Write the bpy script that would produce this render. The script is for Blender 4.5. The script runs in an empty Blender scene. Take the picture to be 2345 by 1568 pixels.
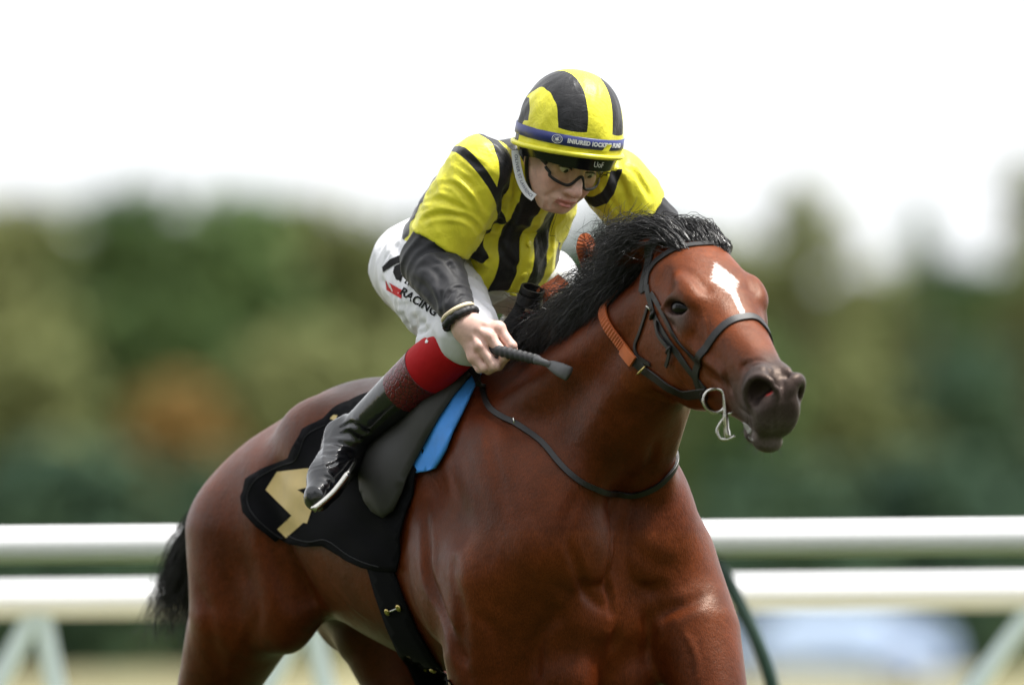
import bpy, math, random
import numpy as np
from mathutils import Vector, Matrix
from mathutils.bvhtree import BVHTree

random.seed(7)
RNG = np.random.default_rng(11)
R = math.radians
scene = bpy.context.scene
COL = scene.collection

# ------------------------------------------------------------------ camera
D = 25.0            # metres from the lens to the rider
HC = 0.97           # lens height (photographer kneeling by the rail)
FRAME = 2.345       # metres of world across the frame at the rider
cam_d = bpy.data.cameras.new('camera')
cam = bpy.data.objects.new('camera', cam_d)
COL.objects.link(cam)
cam.location = (0, -D, HC)
cam.rotation_euler = (R(90), 0, 0)
cam_d.sensor_width = 36.0
cam_d.lens = 36.0 * D / FRAME
cam_d.shift_x = 0.0
cam_d.shift_y = (1450 - 784) / 2345
cam_d.clip_start = 0.5
cam_d.clip_end = 6000
cam_d.dof.use_dof = True
cam_d.dof.focus_distance = D - 0.35
cam_d.dof.aperture_fstop = (cam_d.lens / 1000) / 0.165
cam_d.dof.aperture_blades = 0
scene.camera = cam

# ------------------------------------------------------------------ sky, sun, exposure
world = bpy.data.worlds.new('World')
scene.world = world
world.use_nodes = True
wt = world.node_tree
bg = wt.nodes['Background']
sky = wt.nodes.new('ShaderNodeTexSky')
sky.sky_type = 'NISHITA'
sky.sun_disc = False
SUN_EL, SUN_AZ = 66.0, 92.0        # high, off to the right
sky.sun_elevation = R(SUN_EL)
sky.sun_rotation = R(SUN_AZ)
sky.air_density = 1.0
sky.dust_density = 4.0
hs = wt.nodes.new('ShaderNodeHueSaturation')      # thin bright overcast: the blue is veiled
hs.inputs['Saturation'].default_value = 0.16
hs.inputs['Value'].default_value = 1.0
wt.links.new(sky.outputs[0], hs.inputs['Color'])
veil = wt.nodes.new('ShaderNodeMix'); veil.data_type = 'RGBA'      # even white cloud layer over it
veil.inputs['Factor'].default_value = 0.75
veil.inputs[7].default_value = (4.3, 4.4, 4.55, 1)
wt.links.new(hs.outputs[0], veil.inputs[6])
wt.links.new(veil.outputs[2], bg.inputs['Color'])
bg.inputs['Strength'].default_value = 0.15
sun_d = bpy.data.lights.new('sun', 'SUN')
sun = bpy.data.objects.new('sun', sun_d)
COL.objects.link(sun)
sun_d.energy = 3.4
sun_d.angle = R(11)
sun_d.color = (1.0, 0.97, 0.92)
_az = R(SUN_AZ)
_dir = Vector((math.sin(_az) * math.cos(R(SUN_EL)), math.cos(_az) * math.cos(R(SUN_EL)), math.sin(R(SUN_EL))))
sun.rotation_euler = (-_dir).to_track_quat('-Z', 'Y').to_euler()
scene.view_settings.view_transform = 'Standard'
scene.view_settings.look = 'None'
scene.view_settings.exposure = 1.18
scene.view_settings.gamma = 1.0
scene.view_settings.use_curve_mapping = False
scene.cycles.use_denoising = True
scene.cycles.max_bounces = 6
scene.cycles.transparent_max_bounces = 12

# ------------------------------------------------------------------ placing helpers
TH = R(57)                    # heading of the horse, turned towards the lens
CT, ST = math.cos(TH), math.sin(TH)
X0, Y0 = 0.0075, 0.0          # withers over this ground point

def loc2w(p):                 # horse frame (forward, left, up) -> world
    return Vector((X0 + p[0]*CT + p[1]*ST, Y0 - p[0]*ST + p[1]*CT, p[2]))

def w2loc(w):
    x, y = w[0]-X0, w[1]-Y0
    return Vector((x*CT - y*ST, x*ST + y*CT, w[2]))

def HP(px, py, ly):           # horse frame point that stands ly to the left of the horse's mid plane
    a = (px-1172.5)/1000
    f = (a*(1+(Y0+ly*CT)/D) - X0 - ly*ST)/(CT + a*ST/D)
    y = Y0 - f*ST + ly*CT
    return np.array((f, ly, HC + (1450-py)/1000*(D+y)/D))

def WP(px, py, y=0.0):        # world point at depth y
    s = (D+y)/D/1000
    return Vector(((px-1172.5)*s, y, HC+(1450-py)*s))

def to_px(w):
    s = D/(D+w[1])*1000
    return (1172.5+w[0]*s, 1450-(w[2]-HC)*s)

# ------------------------------------------------------------------ implicit surfaces on a grid
def axis_grid(segs):          # [(start, end, step), ...] joined into one coordinate array
    out = []
    for a, b, h in segs:
        n = max(1, int(round((b-a)/h)))
        out.append(np.linspace(a, b, n, endpoint=False))
    out.append(np.array([segs[-1][1]]))
    return np.concatenate(out).astype(np.float32)

class Field:
    def __init__(s, gx, gy, gz):
        s.g = (axis_grid(gx), axis_grid(gy), axis_grid(gz))
        s.v = np.full(tuple(len(a) for a in s.g), 1.0, np.float32)
    def _sl(s, lo, hi, m):
        sl = []
        for k in range(3):
            a = np.searchsorted(s.g[k], lo[k]-m); b = np.searchsorted(s.g[k], hi[k]+m)
            if b <= a: return None
            sl.append(slice(a, b))
        return tuple(sl)
    def _p(s, sl):
        return (s.g[0][sl[0]][:, None, None], s.g[1][sl[1]][None, :, None], s.g[2][sl[2]][None, None, :])
    def add(s, prim, k=0.02):
        fn, lo, hi = prim
        sl = s._sl(lo, hi, k+0.02)
        if sl is None: return s
        d = fn(*s._p(sl)); a = s.v[sl]
        h = np.maximum(k-np.abs(a-d), 0)/k
        s.v[sl] = np.minimum(a, d) - h*h*k*0.25
        return s
    def sub(s, prim, k=0.01):
        fn, lo, hi = prim
        sl = s._sl(lo, hi, k+0.02)
        if sl is None: return s
        d = -fn(*s._p(sl)); a = s.v[sl]
        h = np.maximum(k-np.abs(a-d), 0)/k
        s.v[sl] = np.maximum(a, d) + h*h*k*0.25
        return s
    def groove(s, prim, depth, width):      # a soft crease along a thin shape
        fn, lo, hi = prim
        sl = s._sl(lo, hi, width*3)
        if sl is None: return s
        d = fn(*s._p(sl))
        s.v[sl] += depth*np.exp(-(d/width)**2)
        return s
    def mesh(s, smooth=2):
        v = s.v
        ins = v < 0
        n = v.shape
        c = np.zeros((n[0]-1, n[1]-1, n[2]-1), np.uint8)
        for i in (0, 1):
            for j in (0, 1):
                for k in (0, 1):
                    c += ins[i:n[0]-1+i, j:n[1]-1+j, k:n[2]-1+k]
        act = np.argwhere((c > 0) & (c < 8))
        cid = np.full(c.shape, -1, np.int64)
        cid[act[:, 0], act[:, 1], act[:, 2]] = np.arange(len(act))
        acc = np.zeros((len(act), 3)); cnt = np.zeros(len(act))
        corners = [(i, j, k) for i in (0, 1) for j in (0, 1) for k in (0, 1)]
        cv = {q: v[act[:, 0]+q[0], act[:, 1]+q[1], act[:, 2]+q[2]] for q in corners}
        for q in corners:
            for ax in range(3):
                if q[ax]: continue
                r = list(q); r[ax] = 1; r = tuple(r)
                a, b = cv[q], cv[r]
                m = (a < 0) != (b < 0)
                t = np.where(m, a/np.where(m, a-b, 1), 0)
                pos = np.zeros((len(act), 3)); pos += q; pos[:, ax] += t
                acc[m] += pos[m]; cnt[m] += 1
        idx = act + acc/np.maximum(cnt, 1)[:, None]
        P = np.stack([np.interp(idx[:, k], np.arange(n[k]), s.g[k]) for k in range(3)], 1)
        quads = []
        for ax in range(3):
            o1, o2 = [(1, 2), (2, 0), (0, 1)][ax]
            a = np.take(ins, range(0, n[ax]-1), ax); b = np.take(ins, range(1, n[ax]), ax)
            e = np.argwhere(a != b)
            e = e[(e[:, o1] > 0) & (e[:, o2] > 0) & (e[:, o1] < n[o1]-1) & (e[:, o2] < n[o2]-1)]
            flip = a[e[:, 0], e[:, 1], e[:, 2]]
            def cell(d1, d2):
                q = e.copy(); q[:, o1] -= d1; q[:, o2] -= d2
                return cid[q[:, 0], q[:, 1], q[:, 2]]
            q = np.stack([cell(1, 1), cell(0, 1), cell(0, 0), cell(1, 0)], 1)
            q = np.where(flip[:, None], q, q[:, ::-1])
            quads.append(q)
        F = np.concatenate(quads)
        F = F[(F >= 0).all(1)]
        if smooth: P = relax(P, F, smooth)
        return P, F

def relax(P, F, it):
    e = np.concatenate([F[:, [0, 1]], F[:, [1, 2]], F[:, [2, 3]], F[:, [3, 0]]])
    N = len(P)
    deg = np.bincount(e[:, 0], minlength=N)+np.bincount(e[:, 1], minlength=N)
    for i in range(it):
        for lam in (0.6, -0.35):
            A = np.stack([np.bincount(e[:, 0], P[e[:, 1], k], N)+np.bincount(e[:, 1], P[e[:, 0], k], N) for k in range(3)], 1)
            A /= np.maximum(deg, 1)[:, None]
            P = P + lam*(A-P)
    return P

def ell(c, r, A=None):
    c = np.asarray(c, float); r = np.asarray(r, float)
    A = np.eye(3) if A is None else np.asarray(A, float)
    ext = np.sqrt(((A*r)**2).sum(1))
    def fn(X, Y, Z):
        X = X-c[0]; Y = Y-c[1]; Z = Z-c[2]
        q = [A[0, k]*X+A[1, k]*Y+A[2, k]*Z for k in range(3)]
        k0 = np.sqrt(sum((q[k]/r[k])**2 for k in range(3)))
        k1 = np.sqrt(sum((q[k]/r[k]**2)**2 for k in range(3)))
        return (k0*(k0-1)/np.maximum(k1, 1e-6)).astype(np.float32)
    return fn, c-ext, c+ext

def cone(a, b, ra, rb, flat=None, q=1.0):     # tapered capsule; flat axis squeezed to q
    a = np.asarray(a, float); b = np.asarray(b, float)
    m = max(ra, rb); ab = b-a; L2 = max(ab@ab, 1e-9)
    if flat is not None:
        n = np.asarray(flat, float); n = n/np.linalg.norm(n)
        ab_n = ab@n
    def fn(X, Y, Z):
        X = X-a[0]; Y = Y-a[1]; Z = Z-a[2]
        t = np.clip((X*ab[0]+Y*ab[1]+Z*ab[2])/L2, 0, 1)
        dx = X-t*ab[0]; dy = Y-t*ab[1]; dz = Z-t*ab[2]
        d2 = dx*dx+dy*dy+dz*dz
        if flat is None:
            return (np.sqrt(d2)-(ra+(rb-ra)*t)).astype(np.float32)
        dn = dx*n[0]+dy*n[1]+dz*n[2]
        rr = np.sqrt(np.maximum(d2-dn*dn+(dn/q)**2, 1e-12))
        g = rr/(ra+(rb-ra)*t)
        return (np.sqrt(d2)*(g-1)/np.maximum(g, 1e-4)).astype(np.float32)
    return fn, np.minimum(a, b)-m, np.maximum(a, b)+m

def chain(pts, rad, flat=None, q=1.0):
    pr = [cone(pts[i], pts[i+1], rad[i], rad[i+1], flat, q) for i in range(len(pts)-1)]
    def fn(X, Y, Z):
        d = pr[0][0](X, Y, Z)
        for p in pr[1:]: d = np.minimum(d, p[0](X, Y, Z))
        return d
    return fn, np.min([p[1] for p in pr], 0), np.max([p[2] for p in pr], 0)

def spline(xs, ys, xq):       # smooth monotone-ish interpolation of a table
    xs = np.asarray(xs, float); ys = np.asarray(ys, float)
    m = np.gradient(ys, xs)
    i = np.clip(np.searchsorted(xs, xq)-1, 0, len(xs)-2)
    h = xs[i+1]-xs[i]; t = np.clip((xq-xs[i])/h, 0, 1)
    return (2*t**3-3*t**2+1)*ys[i]+(t**3-2*t**2+t)*h*m[i]+(-2*t**3+3*t**2)*ys[i+1]+(t**3-t**2)*h*m[i+1]

def loft(o, A, tab, p=2.2):
    """tab rows: (u, top, bottom, half width at mid, taper: bottom width / top width); A columns: axis, up, side"""
    o = np.asarray(o, float); A = np.asarray(A, float); T = np.asarray(tab, float)
    us = np.linspace(T[0, 0], T[-1, 0], 240)
    tp, bt, wd, tr = (spline(T[:, 0], T[:, k], us) for k in (1, 2, 3, 4))
    corners = []
    for k in range(0, 240, 8):
        for n in (tp[k], bt[k]):
            for l in (-wd[k]*1.4, wd[k]*1.4): corners.append(o+A@np.array((us[k], n, l)))
    corners = np.array(corners)
    def fn(X, Y, Z):
        X = X-o[0]; Y = Y-o[1]; Z = Z-o[2]
        u = A[0, 0]*X+A[1, 0]*Y+A[2, 0]*Z
        n = A[0, 1]*X+A[1, 1]*Y+A[2, 1]*Z
        l = A[0, 2]*X+A[1, 2]*Y+A[2, 2]*Z
        uc = np.clip(u, us[0], us[-1])
        t = np.interp(uc, us, tp); b = np.interp(uc, us, bt); w = np.interp(uc, us, wd); r = np.interp(uc, us, tr)
        c = (t+b)/2; hd = np.maximum((t-b)/2, 1e-3)
        f = np.clip((n-c)/hd, -1, 1)
        w = np.maximum(w*(1+(1-r)/(1+r)*f), 1e-3)
        g = ((np.abs(n-c)/hd)**p+(np.abs(l)/w)**p)**(1/p)
        rad = np.sqrt((n-c)**2+l*l)
        d = rad*(g-1)/np.maximum(g, 1e-3)
        du = np.abs(u-uc)
        return np.where(du > 0, np.sqrt(np.maximum(d, 0)**2+du*du), d).astype(np.float32)
    return fn, corners.min(0), corners.max(0)

# ------------------------------------------------------------------ mesh helpers
def tag(o, label=None, cat=None, group=None, kind=None):
    if label: o['label'] = label
    if cat: o['category'] = cat
    if group: o['group'] = group
    if kind: o['kind'] = kind
    return o

def thing(name, loc, label, cat, group=None):
    e = bpy.data.objects.new(name, None)
    e.empty_display_size = 0.1
    e.location = loc
    COL.objects.link(e)
    return tag(e, label, cat, group)

def top_of(o):
    return Vector(o.location) if o.parent is None else top_of(o.parent)

def attach(o, parent):        # vertices are in world coordinates
    if parent is not None:
        o.parent = parent
        o.matrix_parent_inverse = Matrix.Translation(-top_of(parent)) if parent.parent is None else Matrix.Identity(4)
    return o

def mesh_np(name, P, F, mat, parent=None, smooth=True, attrs=None, cols=None):
    P = np.asarray(P, np.float32); F = np.asarray(F, np.int32)
    me = bpy.data.meshes.new(name)
    k = F.shape[1]
    me.vertices.add(len(P)); me.vertices.foreach_set('co', P.ravel())
    me.loops.add(F.size); me.loops.foreach_set('vertex_index', F.ravel())
    me.polygons.add(len(F)); me.polygons.foreach_set('loop_start', np.arange(0, F.size, k, dtype=np.int32))
    me.update(calc_edges=True)
    me.polygons.foreach_set('use_smooth', np.full(len(F), smooth))
    if attrs:
        for an, av in attrs.items():
            a = me.attributes.new(an, 'FLOAT', 'POINT'); a.data.foreach_set('value', np.asarray(av, np.float32))
    if cols is not None:
        a = me.color_attributes.new('Col', 'FLOAT_COLOR', 'POINT')
        c = np.ones((len(P), 4), np.float32); c[:, :3] = cols
        a.data.foreach_set('color', c.ravel())
    if mat is not None: me.materials.append(mat)
    o = bpy.data.objects.new(name, me)
    COL.objects.link(o)
    return attach(o, parent)

class MB:                     # collects polygons of any size
    def __init__(s): s.v = []; s.f = []
    def add(s, vs, fs):
        b = len(s.v); s.v += [tuple(v) for v in vs]; s.f += [tuple(b+i for i in f) for f in fs]
    def box(s, c, hx, hy, hz, A=None):
        A = Matrix.Identity(3) if A is None else A
        vs = [Vector(c)+A@Vector((x*hx, y*hy, z*hz)) for x in (-1, 1) for y in (-1, 1) for z in (-1, 1)]
        s.add(vs, [(0, 1, 3, 2), (4, 6, 7, 5), (0, 4, 5, 1), (2, 3, 7, 6), (0, 2, 6, 4), (1, 5, 7, 3)])
    def tube(s, pts, rad, n=10, closed=False, cap=True, squash=None):
        pts = [Vector(p) for p in pts]
        N = len(pts)
        rad = [rad]*N if not hasattr(rad, '__len__') else rad
        ref = None; rings = []
        for i, p in enumerate(pts):
            if closed: t = pts[(i+1) % N]-pts[i-1]
            else: t = pts[min(i+1, N-1)]-pts[max(i-1, 0)]
            t.normalize()
            if ref is None:
                ref = t.orthogonal().normalized() if squash is None else (Vector(squash[0])-t*t.dot(Vector(squash[0]))).normalized()
            else:
                ref = (ref-t*ref.dot(t)).normalized()
            b = t.cross(ref)
            q = 1 if squash is None else squash[1]
            rings.append([p+rad[i]*(math.cos(2*math.pi*k/n)*ref*q+math.sin(2*math.pi*k/n)*b) for k in range(n)])
        vs = [v for r in rings for v in r]; fs = []
        for i in range(N if closed else N-1):
            j = (i+1) % N
            for k in range(n):
                l = (k+1) % n
                fs.append((i*n+k, i*n+l, j*n+l, j*n+k))
        if cap and not closed:
            fs.append(tuple(range(n-1, -1, -1))); fs.append(tuple((N-1)*n+k for k in range(n)))
        s.add(vs, fs)
    def build(s, name, mat, parent=None, smooth=True):
        me = bpy.data.meshes.new(name)
        me.from_pydata(s.v, [], s.f)
        me.polygons.foreach_set('use_smooth', [smooth]*len(me.polygons))
        if mat is not None: me.materials.append(mat)
        me.update()
        o = bpy.data.objects.new(name, me)
        COL.objects.link(o)
        return attach(o, parent)

def catmull(pts, n=8, closed=False):
    pts = [Vector(p) for p in pts]; N = len(pts); out = []
    for i in range(N if closed else N-1):
        if closed: a, b, c, d = (pts[(i+k) % N] for k in (-1, 0, 1, 2))
        else: a, b, c, d = pts[max(i-1, 0)], pts[i], pts[i+1], pts[min(i+2, N-1)]
        for k in range(n):
            t = k/n
            out.append(0.5*((2*b)+(c-a)*t+(2*a-5*b+4*c-d)*t*t+(3*b-3*c+d-a)*t**3))
    if not closed: out.append(pts[-1])
    return out

def bvh_of(P, F):
    return BVHTree.FromPolygons([tuple(p) for p in np.asarray(P, float)], [tuple(int(i) for i in f) for f in F])

CAM = Vector((0, -D, HC))
def cast(bvh, px, py):        # where the line of sight of a photo pixel meets a surface
    d = (WP(px, py, 0)-CAM).normalized()
    h = bvh.ray_cast(CAM, d)
    return (h[0], h[1]) if h[0] is not None else (None, None)

def normals_of(P, F):
    n = np.cross(P[F[:, 2]]-P[F[:, 0]], P[F[:, 3]]-P[F[:, 1]])
    N = np.stack([sum(np.bincount(F[:, q], n[:, k], len(P)) for q in range(4)) for k in range(3)], 1)
    return N/np.maximum(np.linalg.norm(N, axis=1), 1e-9)[:, None]

def crease(P, F, lines, lip=.42):
    """press soft creases (depth > 0) or raise ridges (depth < 0) along lines that lie on the surface; world coordinates"""
    P = np.array(P, float); B = bvh_of(P, F); N = normals_of(P, F)
    for pts, depth, width in lines:
        hits = [cast(B, *q)[0] for q in pts]; hits = [h for h in hits if h is not None]
        if len(hits) < 2: continue
        path = np.array([tuple(h) for h in catmull(hits, 10)])
        seg = np.concatenate([[0], np.cumsum(np.linalg.norm(np.diff(path, axis=0), axis=1))]); seg /= seg[-1]
        m = width*3.2
        k = np.where(((P > path.min(0)-m) & (P < path.max(0)+m)).all(1))[0]
        if not len(k): continue
        d2 = ((P[k][:, None, :]-path[None])**2).sum(2); j = d2.argmin(1); d = np.sqrt(d2[np.arange(len(k)), j])
        end = np.sin(np.pi*np.clip(seg[j], .02, .98))**.5
        x = d/width
        off = -depth*end*(np.exp(-x**2)-lip*np.exp(-((x-1.7)/.8)**2))
        P[k] += N[k]*off[:, None]
    return P

# ------------------------------------------------------------------ materials
def new_mat(name):
    m = bpy.data.materials.new(name); m.use_nodes = True
    nt = m.node_tree
    return m, nt, nt.nodes['Principled BSDF']

def noise(nt, scale, detail=4, rough=0.55, coord='Object', stretch=None, dist=0.0):
    tc = nt.nodes.new('ShaderNodeTexCoord'); n = nt.nodes.new('ShaderNodeTexNoise')
    n.inputs['Scale'].default_value = scale; n.inputs['Detail'].default_value = detail
    n.inputs['Roughness'].default_value = rough; n.inputs['Distortion'].default_value = dist
    if stretch is not None:
        mp = nt.nodes.new('ShaderNodeMapping'); mp.inputs['Scale'].default_value = stretch[:3]
        if len(stretch) > 3: mp.inputs['Rotation'].default_value = stretch[3:6]
        nt.links.new(tc.outputs[coord], mp.inputs['Vector']); nt.links.new(mp.outputs[0], n.inputs['Vector'])
    else:
        nt.links.new(tc.outputs[coord], n.inputs['Vector'])
    return n.outputs['Fac']

def ramp(nt, fac, stops):
    r = nt.nodes.new('ShaderNodeValToRGB')
    while len(r.color_ramp.elements) < len(stops): r.color_ramp.elements.new(0.5)
    for e, (p, c) in zip(r.color_ramp.elements, stops):
        e.position = p; e.color = (c[0], c[1], c[2], 1) if hasattr(c, '__len__') else (c, c, c, 1)
    nt.links.new(fac, r.inputs['Fac'])
    return r.outputs['Color']

def mixc(nt, fac, a, b, mode='MIX'):
    m = nt.nodes.new('ShaderNodeMix'); m.data_type = 'RGBA'; m.blend_type = mode
    for sock, v in ((m.inputs['Factor'], fac), (m.inputs[6], a), (m.inputs[7], b)):
        if isinstance(v, (int, float)): sock.default_value = v
        elif isinstance(v, tuple): sock.default_value = (v[0], v[1], v[2], 1)
        else: nt.links.new(v, sock)
    return m.outputs[2]

def math_n(nt, op, a, b=None, c=None):
    m = nt.nodes.new('ShaderNodeMath'); m.operation = op
    for s, v in zip(m.inputs, (a, b, c)):
        if v is None: continue
        if isinstance(v, (int, float)): s.default_value = v
        else: nt.links.new(v, s)
    return m.outputs[0]

def bump(nt, bs, h, strength=0.3, dist=0.01, prev=None):
    b = nt.nodes.new('ShaderNodeBump'); b.inputs['Strength'].default_value = strength; b.inputs['Distance'].default_value = dist
    nt.links.new(h, b.inputs['Height'])
    if prev is not None: nt.links.new(prev, b.inputs['Normal'])
    nt.links.new(b.outputs[0], bs.inputs['Normal'])
    return b.outputs[0]

def attr(nt, name, typ='Fac'):
    a = nt.nodes.new('ShaderNodeAttribute'); a.attribute_name = name
    return a.outputs[typ]

def simple(name, col, rough=0.5, metal=0.0, var=0.15, nscale=40, bstr=0.0, bscale=200, bdist=0.002, spec=0.5, sheen=0.0):
    m, nt, bs = new_mat(name)
    f = noise(nt, nscale, 5)
    c = ramp(nt, f, [(0.25, tuple(x*(1-var) for x in col)), (0.75, tuple(min(1, x*(1+var)) for x in col))])
    nt.links.new(c, bs.inputs['Base Color'])
    rr = ramp(nt, f, [(0.2, max(0.02, rough-0.07)), (0.8, min(1, rough+0.07))])
    nt.links.new(rr, bs.inputs['Roughness'])
    bs.inputs['Metallic'].default_value = metal
    bs.inputs['Specular IOR Level'].default_value = spec
    if sheen: bs.inputs['Sheen Weight'].default_value = sheen
    if bstr: bump(nt, bs, noise(nt, bscale, 3), bstr, bdist)
    return m
# ------------------------------------------------------------------ ground
def turf(name, c0, c1):
    m, nt, bs = new_mat(name)
    f = noise(nt, 0.35, 6, 0.6); g = noise(nt, 22, 4, 0.7)
    a = ramp(nt, f, [(0.35, c0), (0.65, c1)])
    c = mixc(nt, 0.5, a, ramp(nt, g, [(0.3, tuple(.5*x for x in c0)), (0.7, tuple(1.3*x for x in c1))]))
    nt.links.new(c, bs.inputs['Base Color']); bs.inputs['Roughness'].default_value = 0.9
    bs.inputs['Specular IOR Level'].default_value = .15
    bump(nt, bs, g, 0.6, 0.05)
    return m
g = MB()
g.add([(-3000, -300, 0), (3000, -300, 0), (3000, 5000, 0), (-3000, 5000, 0)], [(0, 1, 2, 3)])
tag(g.build('ground', turf('dry_grass', (0.21, 0.195, 0.105), (0.31, 0.285, 0.16)), smooth=False), kind='structure')
g = MB()
g.add([(-400, -20, .005), (400, -20, .005), (400, 6.0, .005), (-400, 6.0, .005)], [(0, 1, 2, 3)])
tag(g.build('track', turf('green_track_turf', (0.018, 0.034, 0.009), (0.04, 0.055, 0.014)), smooth=False), kind='structure')  # unseen dark sheet, put in to cut light bounced up under the horse

# ------------------------------------------------------------------ running rails
WHITE = simple('white_rail_plastic', (0.90, 0.90, 0.92), 0.35, var=0.02, nscale=3)
GREENP = simple('dark_green_post', (0.005, 0.032, 0.018), 0.45)
PALEP = simple('pale_blue_post', (0.60, 0.72, 0.76), 0.5, var=0.05)

def rail(name, label, y, pl, pr, rad, x0, x1, joints):
    """pl, pr: top edge at the photo's left and right side"""
    s = (D+y)/D/1000
    def zat(x):
        px = 1172.5+x/s
        return HC+(1450-(pl+(pr-pl)*px/2345))*s-rad
    e = thing(name, (0, y, 0), label, 'rail')
    m = MB()
    xs = [x0+(x1-x0)*i/24 for i in range(25)]
    m.tube([(x, y, zat(x)) for x in xs], rad, 20)
    m.build('rail_tube', WHITE, e)
    for jx in joints:
        j = MB(); j.tube([(jx-0.09, y, zat(jx-0.09)), (jx+0.09, y, zat(jx+0.09))], rad+0.006, 20)
        j.build('joint_sleeve', WHITE, e)
    return e, zat, s

ry = 3.6
e, zat, s = rail('running_rail', 'nearer white running rail with dark green curved post right behind the horse', ry, 1207, 1187, 0.048, -14, 14, (-3.2, 3.05))
def curved_post(e, y, px_pts, rad, mat, name='post'):
    m = MB()
    pts = catmull([WP(px, py, y+dy) for px, py, dy in px_pts], 8)
    m.tube(pts, rad, 12)
    m.build(name, mat, e)
curved_post(e, ry, [(1575, 1255, 0), (1640, 1290, -0.01), (1690, 1375, -0.03), (1735, 1470, -0.05), (1768, 1568, -0.06), (1790, 1700, -0.06), (1800, 1960, -0.06), (1802, 2100, -0.06)], 0.019, GREENP)
for dx in (-3300, 3300):
    curved_post(e, ry, [(1575+dx, 1250, 0), (1640+dx, 1290, -0.01), (1690+dx, 1375, -0.03), (1735+dx, 1470, -0.05), (1768+dx, 1568, -0.06), (1790+dx, 1700, -0.06), (1800+dx, 1960, -0.06), (1802+dx, 2100, -0.06)], 0.019, GREENP)
ry2 = 8.5
e, zat, s = rail('running_rail', 'farther white running rail with pale blue slanting posts, lower in view', ry2, 1333, 1312, 0.055, -18, 18, (-3.0, 2.6))
k = (D+ry2)/D
for top, bot in (((80, 1405), (-75, 1700)), ((95, 1405), (150, 1700)), ((2370, 1390), (2110, 1740)), ((2385, 1390), (2440, 1700)), ((700, 1405), (545, 1700)), ((710, 1405), (770, 1700))):
    curved_post(e, ry2, [(top[0], top[1], 0), ((top[0]+bot[0])/2, (top[1]+bot[1])/2, 0), (bot[0], bot[1], 0), (bot[0]+(bot[0]-top[0])*(1450+HC*1000/k+8-bot[1])/(bot[1]-top[1]), 1450+HC*1000/k+8, 0)], 0.033, PALEP)

# ------------------------------------------------------------------ trees behind the course
BARK = simple('bark', (0.06, 0.045, 0.03), 0.9, var=0.3, nscale=4)
def leaf_mat(name, a, b):
    m, nt, bs = new_mat(name)
    f = noise(nt, 0.35, 3, 0.6)
    nt.links.new(ramp(nt, f, [(0.35, a), (0.65, b)]), bs.inputs['Base Color'])
    bs.inputs['Roughness'].default_value = 0.7
    bs.inputs['Specular IOR Level'].default_value = 0.08
    return m
LEAF = {
 'deep':  leaf_mat('leaf_deep_green', (0.034, 0.066, 0.044), (0.066, 0.110, 0.058)),
 'mid':   leaf_mat('leaf_mid_green', (0.050, 0.090, 0.034), (0.095, 0.145, 0.050)),
 'olive': leaf_mat('leaf_olive', (0.115, 0.135, 0.050), (0.175, 0.190, 0.075)),
 'gold':  leaf_mat('leaf_gold_brown', (0.17, 0.10, 0.03), (0.23, 0.145, 0.045)),
}
def tree(px, ptop, y, wpx, mat, label, pbase=1440, n=3800, seed=0, name='broadleaf_tree', squash=1.0):
    rg = np.random.default_rng(seed)
    k = (D+y)/D/1000
    base = Vector(((px-1172.5)*k, y, 0)); H = HC+(1450-ptop)*k
    W = wpx*k/2
    e = thing(name, base, label, 'tree', 'trees behind the racecourse')
    t = MB()
    t.tube([base+Vector((0, 0, -0.2)), base+Vector((W*.03, 0, H*.3)), base+Vector((-W*.04, 0, H*.6)), base+Vector((0, 0, H*.88))], [H*.028, H*.022, H*.013, H*.004], 8)
    for i in range(7):
        a = rg.uniform(0, 6.28); h0 = rg.uniform(.22, .6)*H
        p = base+Vector((0, 0, h0)); q = p+Vector((math.cos(a)*W*.75, math.sin(a)*W*.75, H*rg.uniform(.1, .25)))
        t.tube([p, (p+q)/2+Vector((0, 0, H*.02)), q], [H*.011, H*.007, H*.002], 6)
    t.build('trunk', BARK, e)
    # crown: clumps of leaf faces
    nc = 64
    c = []
    for q in range(nc):
        zz = (q+rg.uniform(0, 1))/nc; a = rg.uniform(0, 6.28)
        env = math.sin(math.pi*min(1, 0.22+0.70*zz))**0.55
        r = W*.74*env*math.sqrt(rg.uniform(0, 1))
        c.append((math.cos(a)*r, math.sin(a)*r, H*(.05+.90*zz)))
    c = np.array(c); cr = rg.uniform(.24, .40, nc)*W
    which = rg.integers(0, nc, n)
    d = rg.normal(size=(n, 3)); d /= np.linalg.norm(d, axis=1)[:, None]
    r = cr[which]*rg.uniform(.45, 1.05, n)
    P = c[which]+d*r[:, None]
    P[:, 2] = np.clip(P[:, 2], 0.1, H)
    P += np.array(base)
    # leaf spray faces
    sz = rg.uniform(.07, .13, n)*W
    u = rg.normal(size=(n, 3)); u /= np.linalg.norm(u, axis=1)[:, None]
    w = np.cross(u, d); w /= np.maximum(np.linalg.norm(w, axis=1), 1e-6)[:, None]
    A = P+u*sz[:, None]; B = P+w*sz[:, None]*.6; C = P-u*sz[:, None]; Dd = P-w*sz[:, None]*.6
    V = np.stack([A, B, C, Dd], 1).reshape(-1, 3)
    F = np.arange(4*n).reshape(n, 4)
    mesh_np('crown', V, F, LEAF[mat], e, smooth=False)
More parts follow.
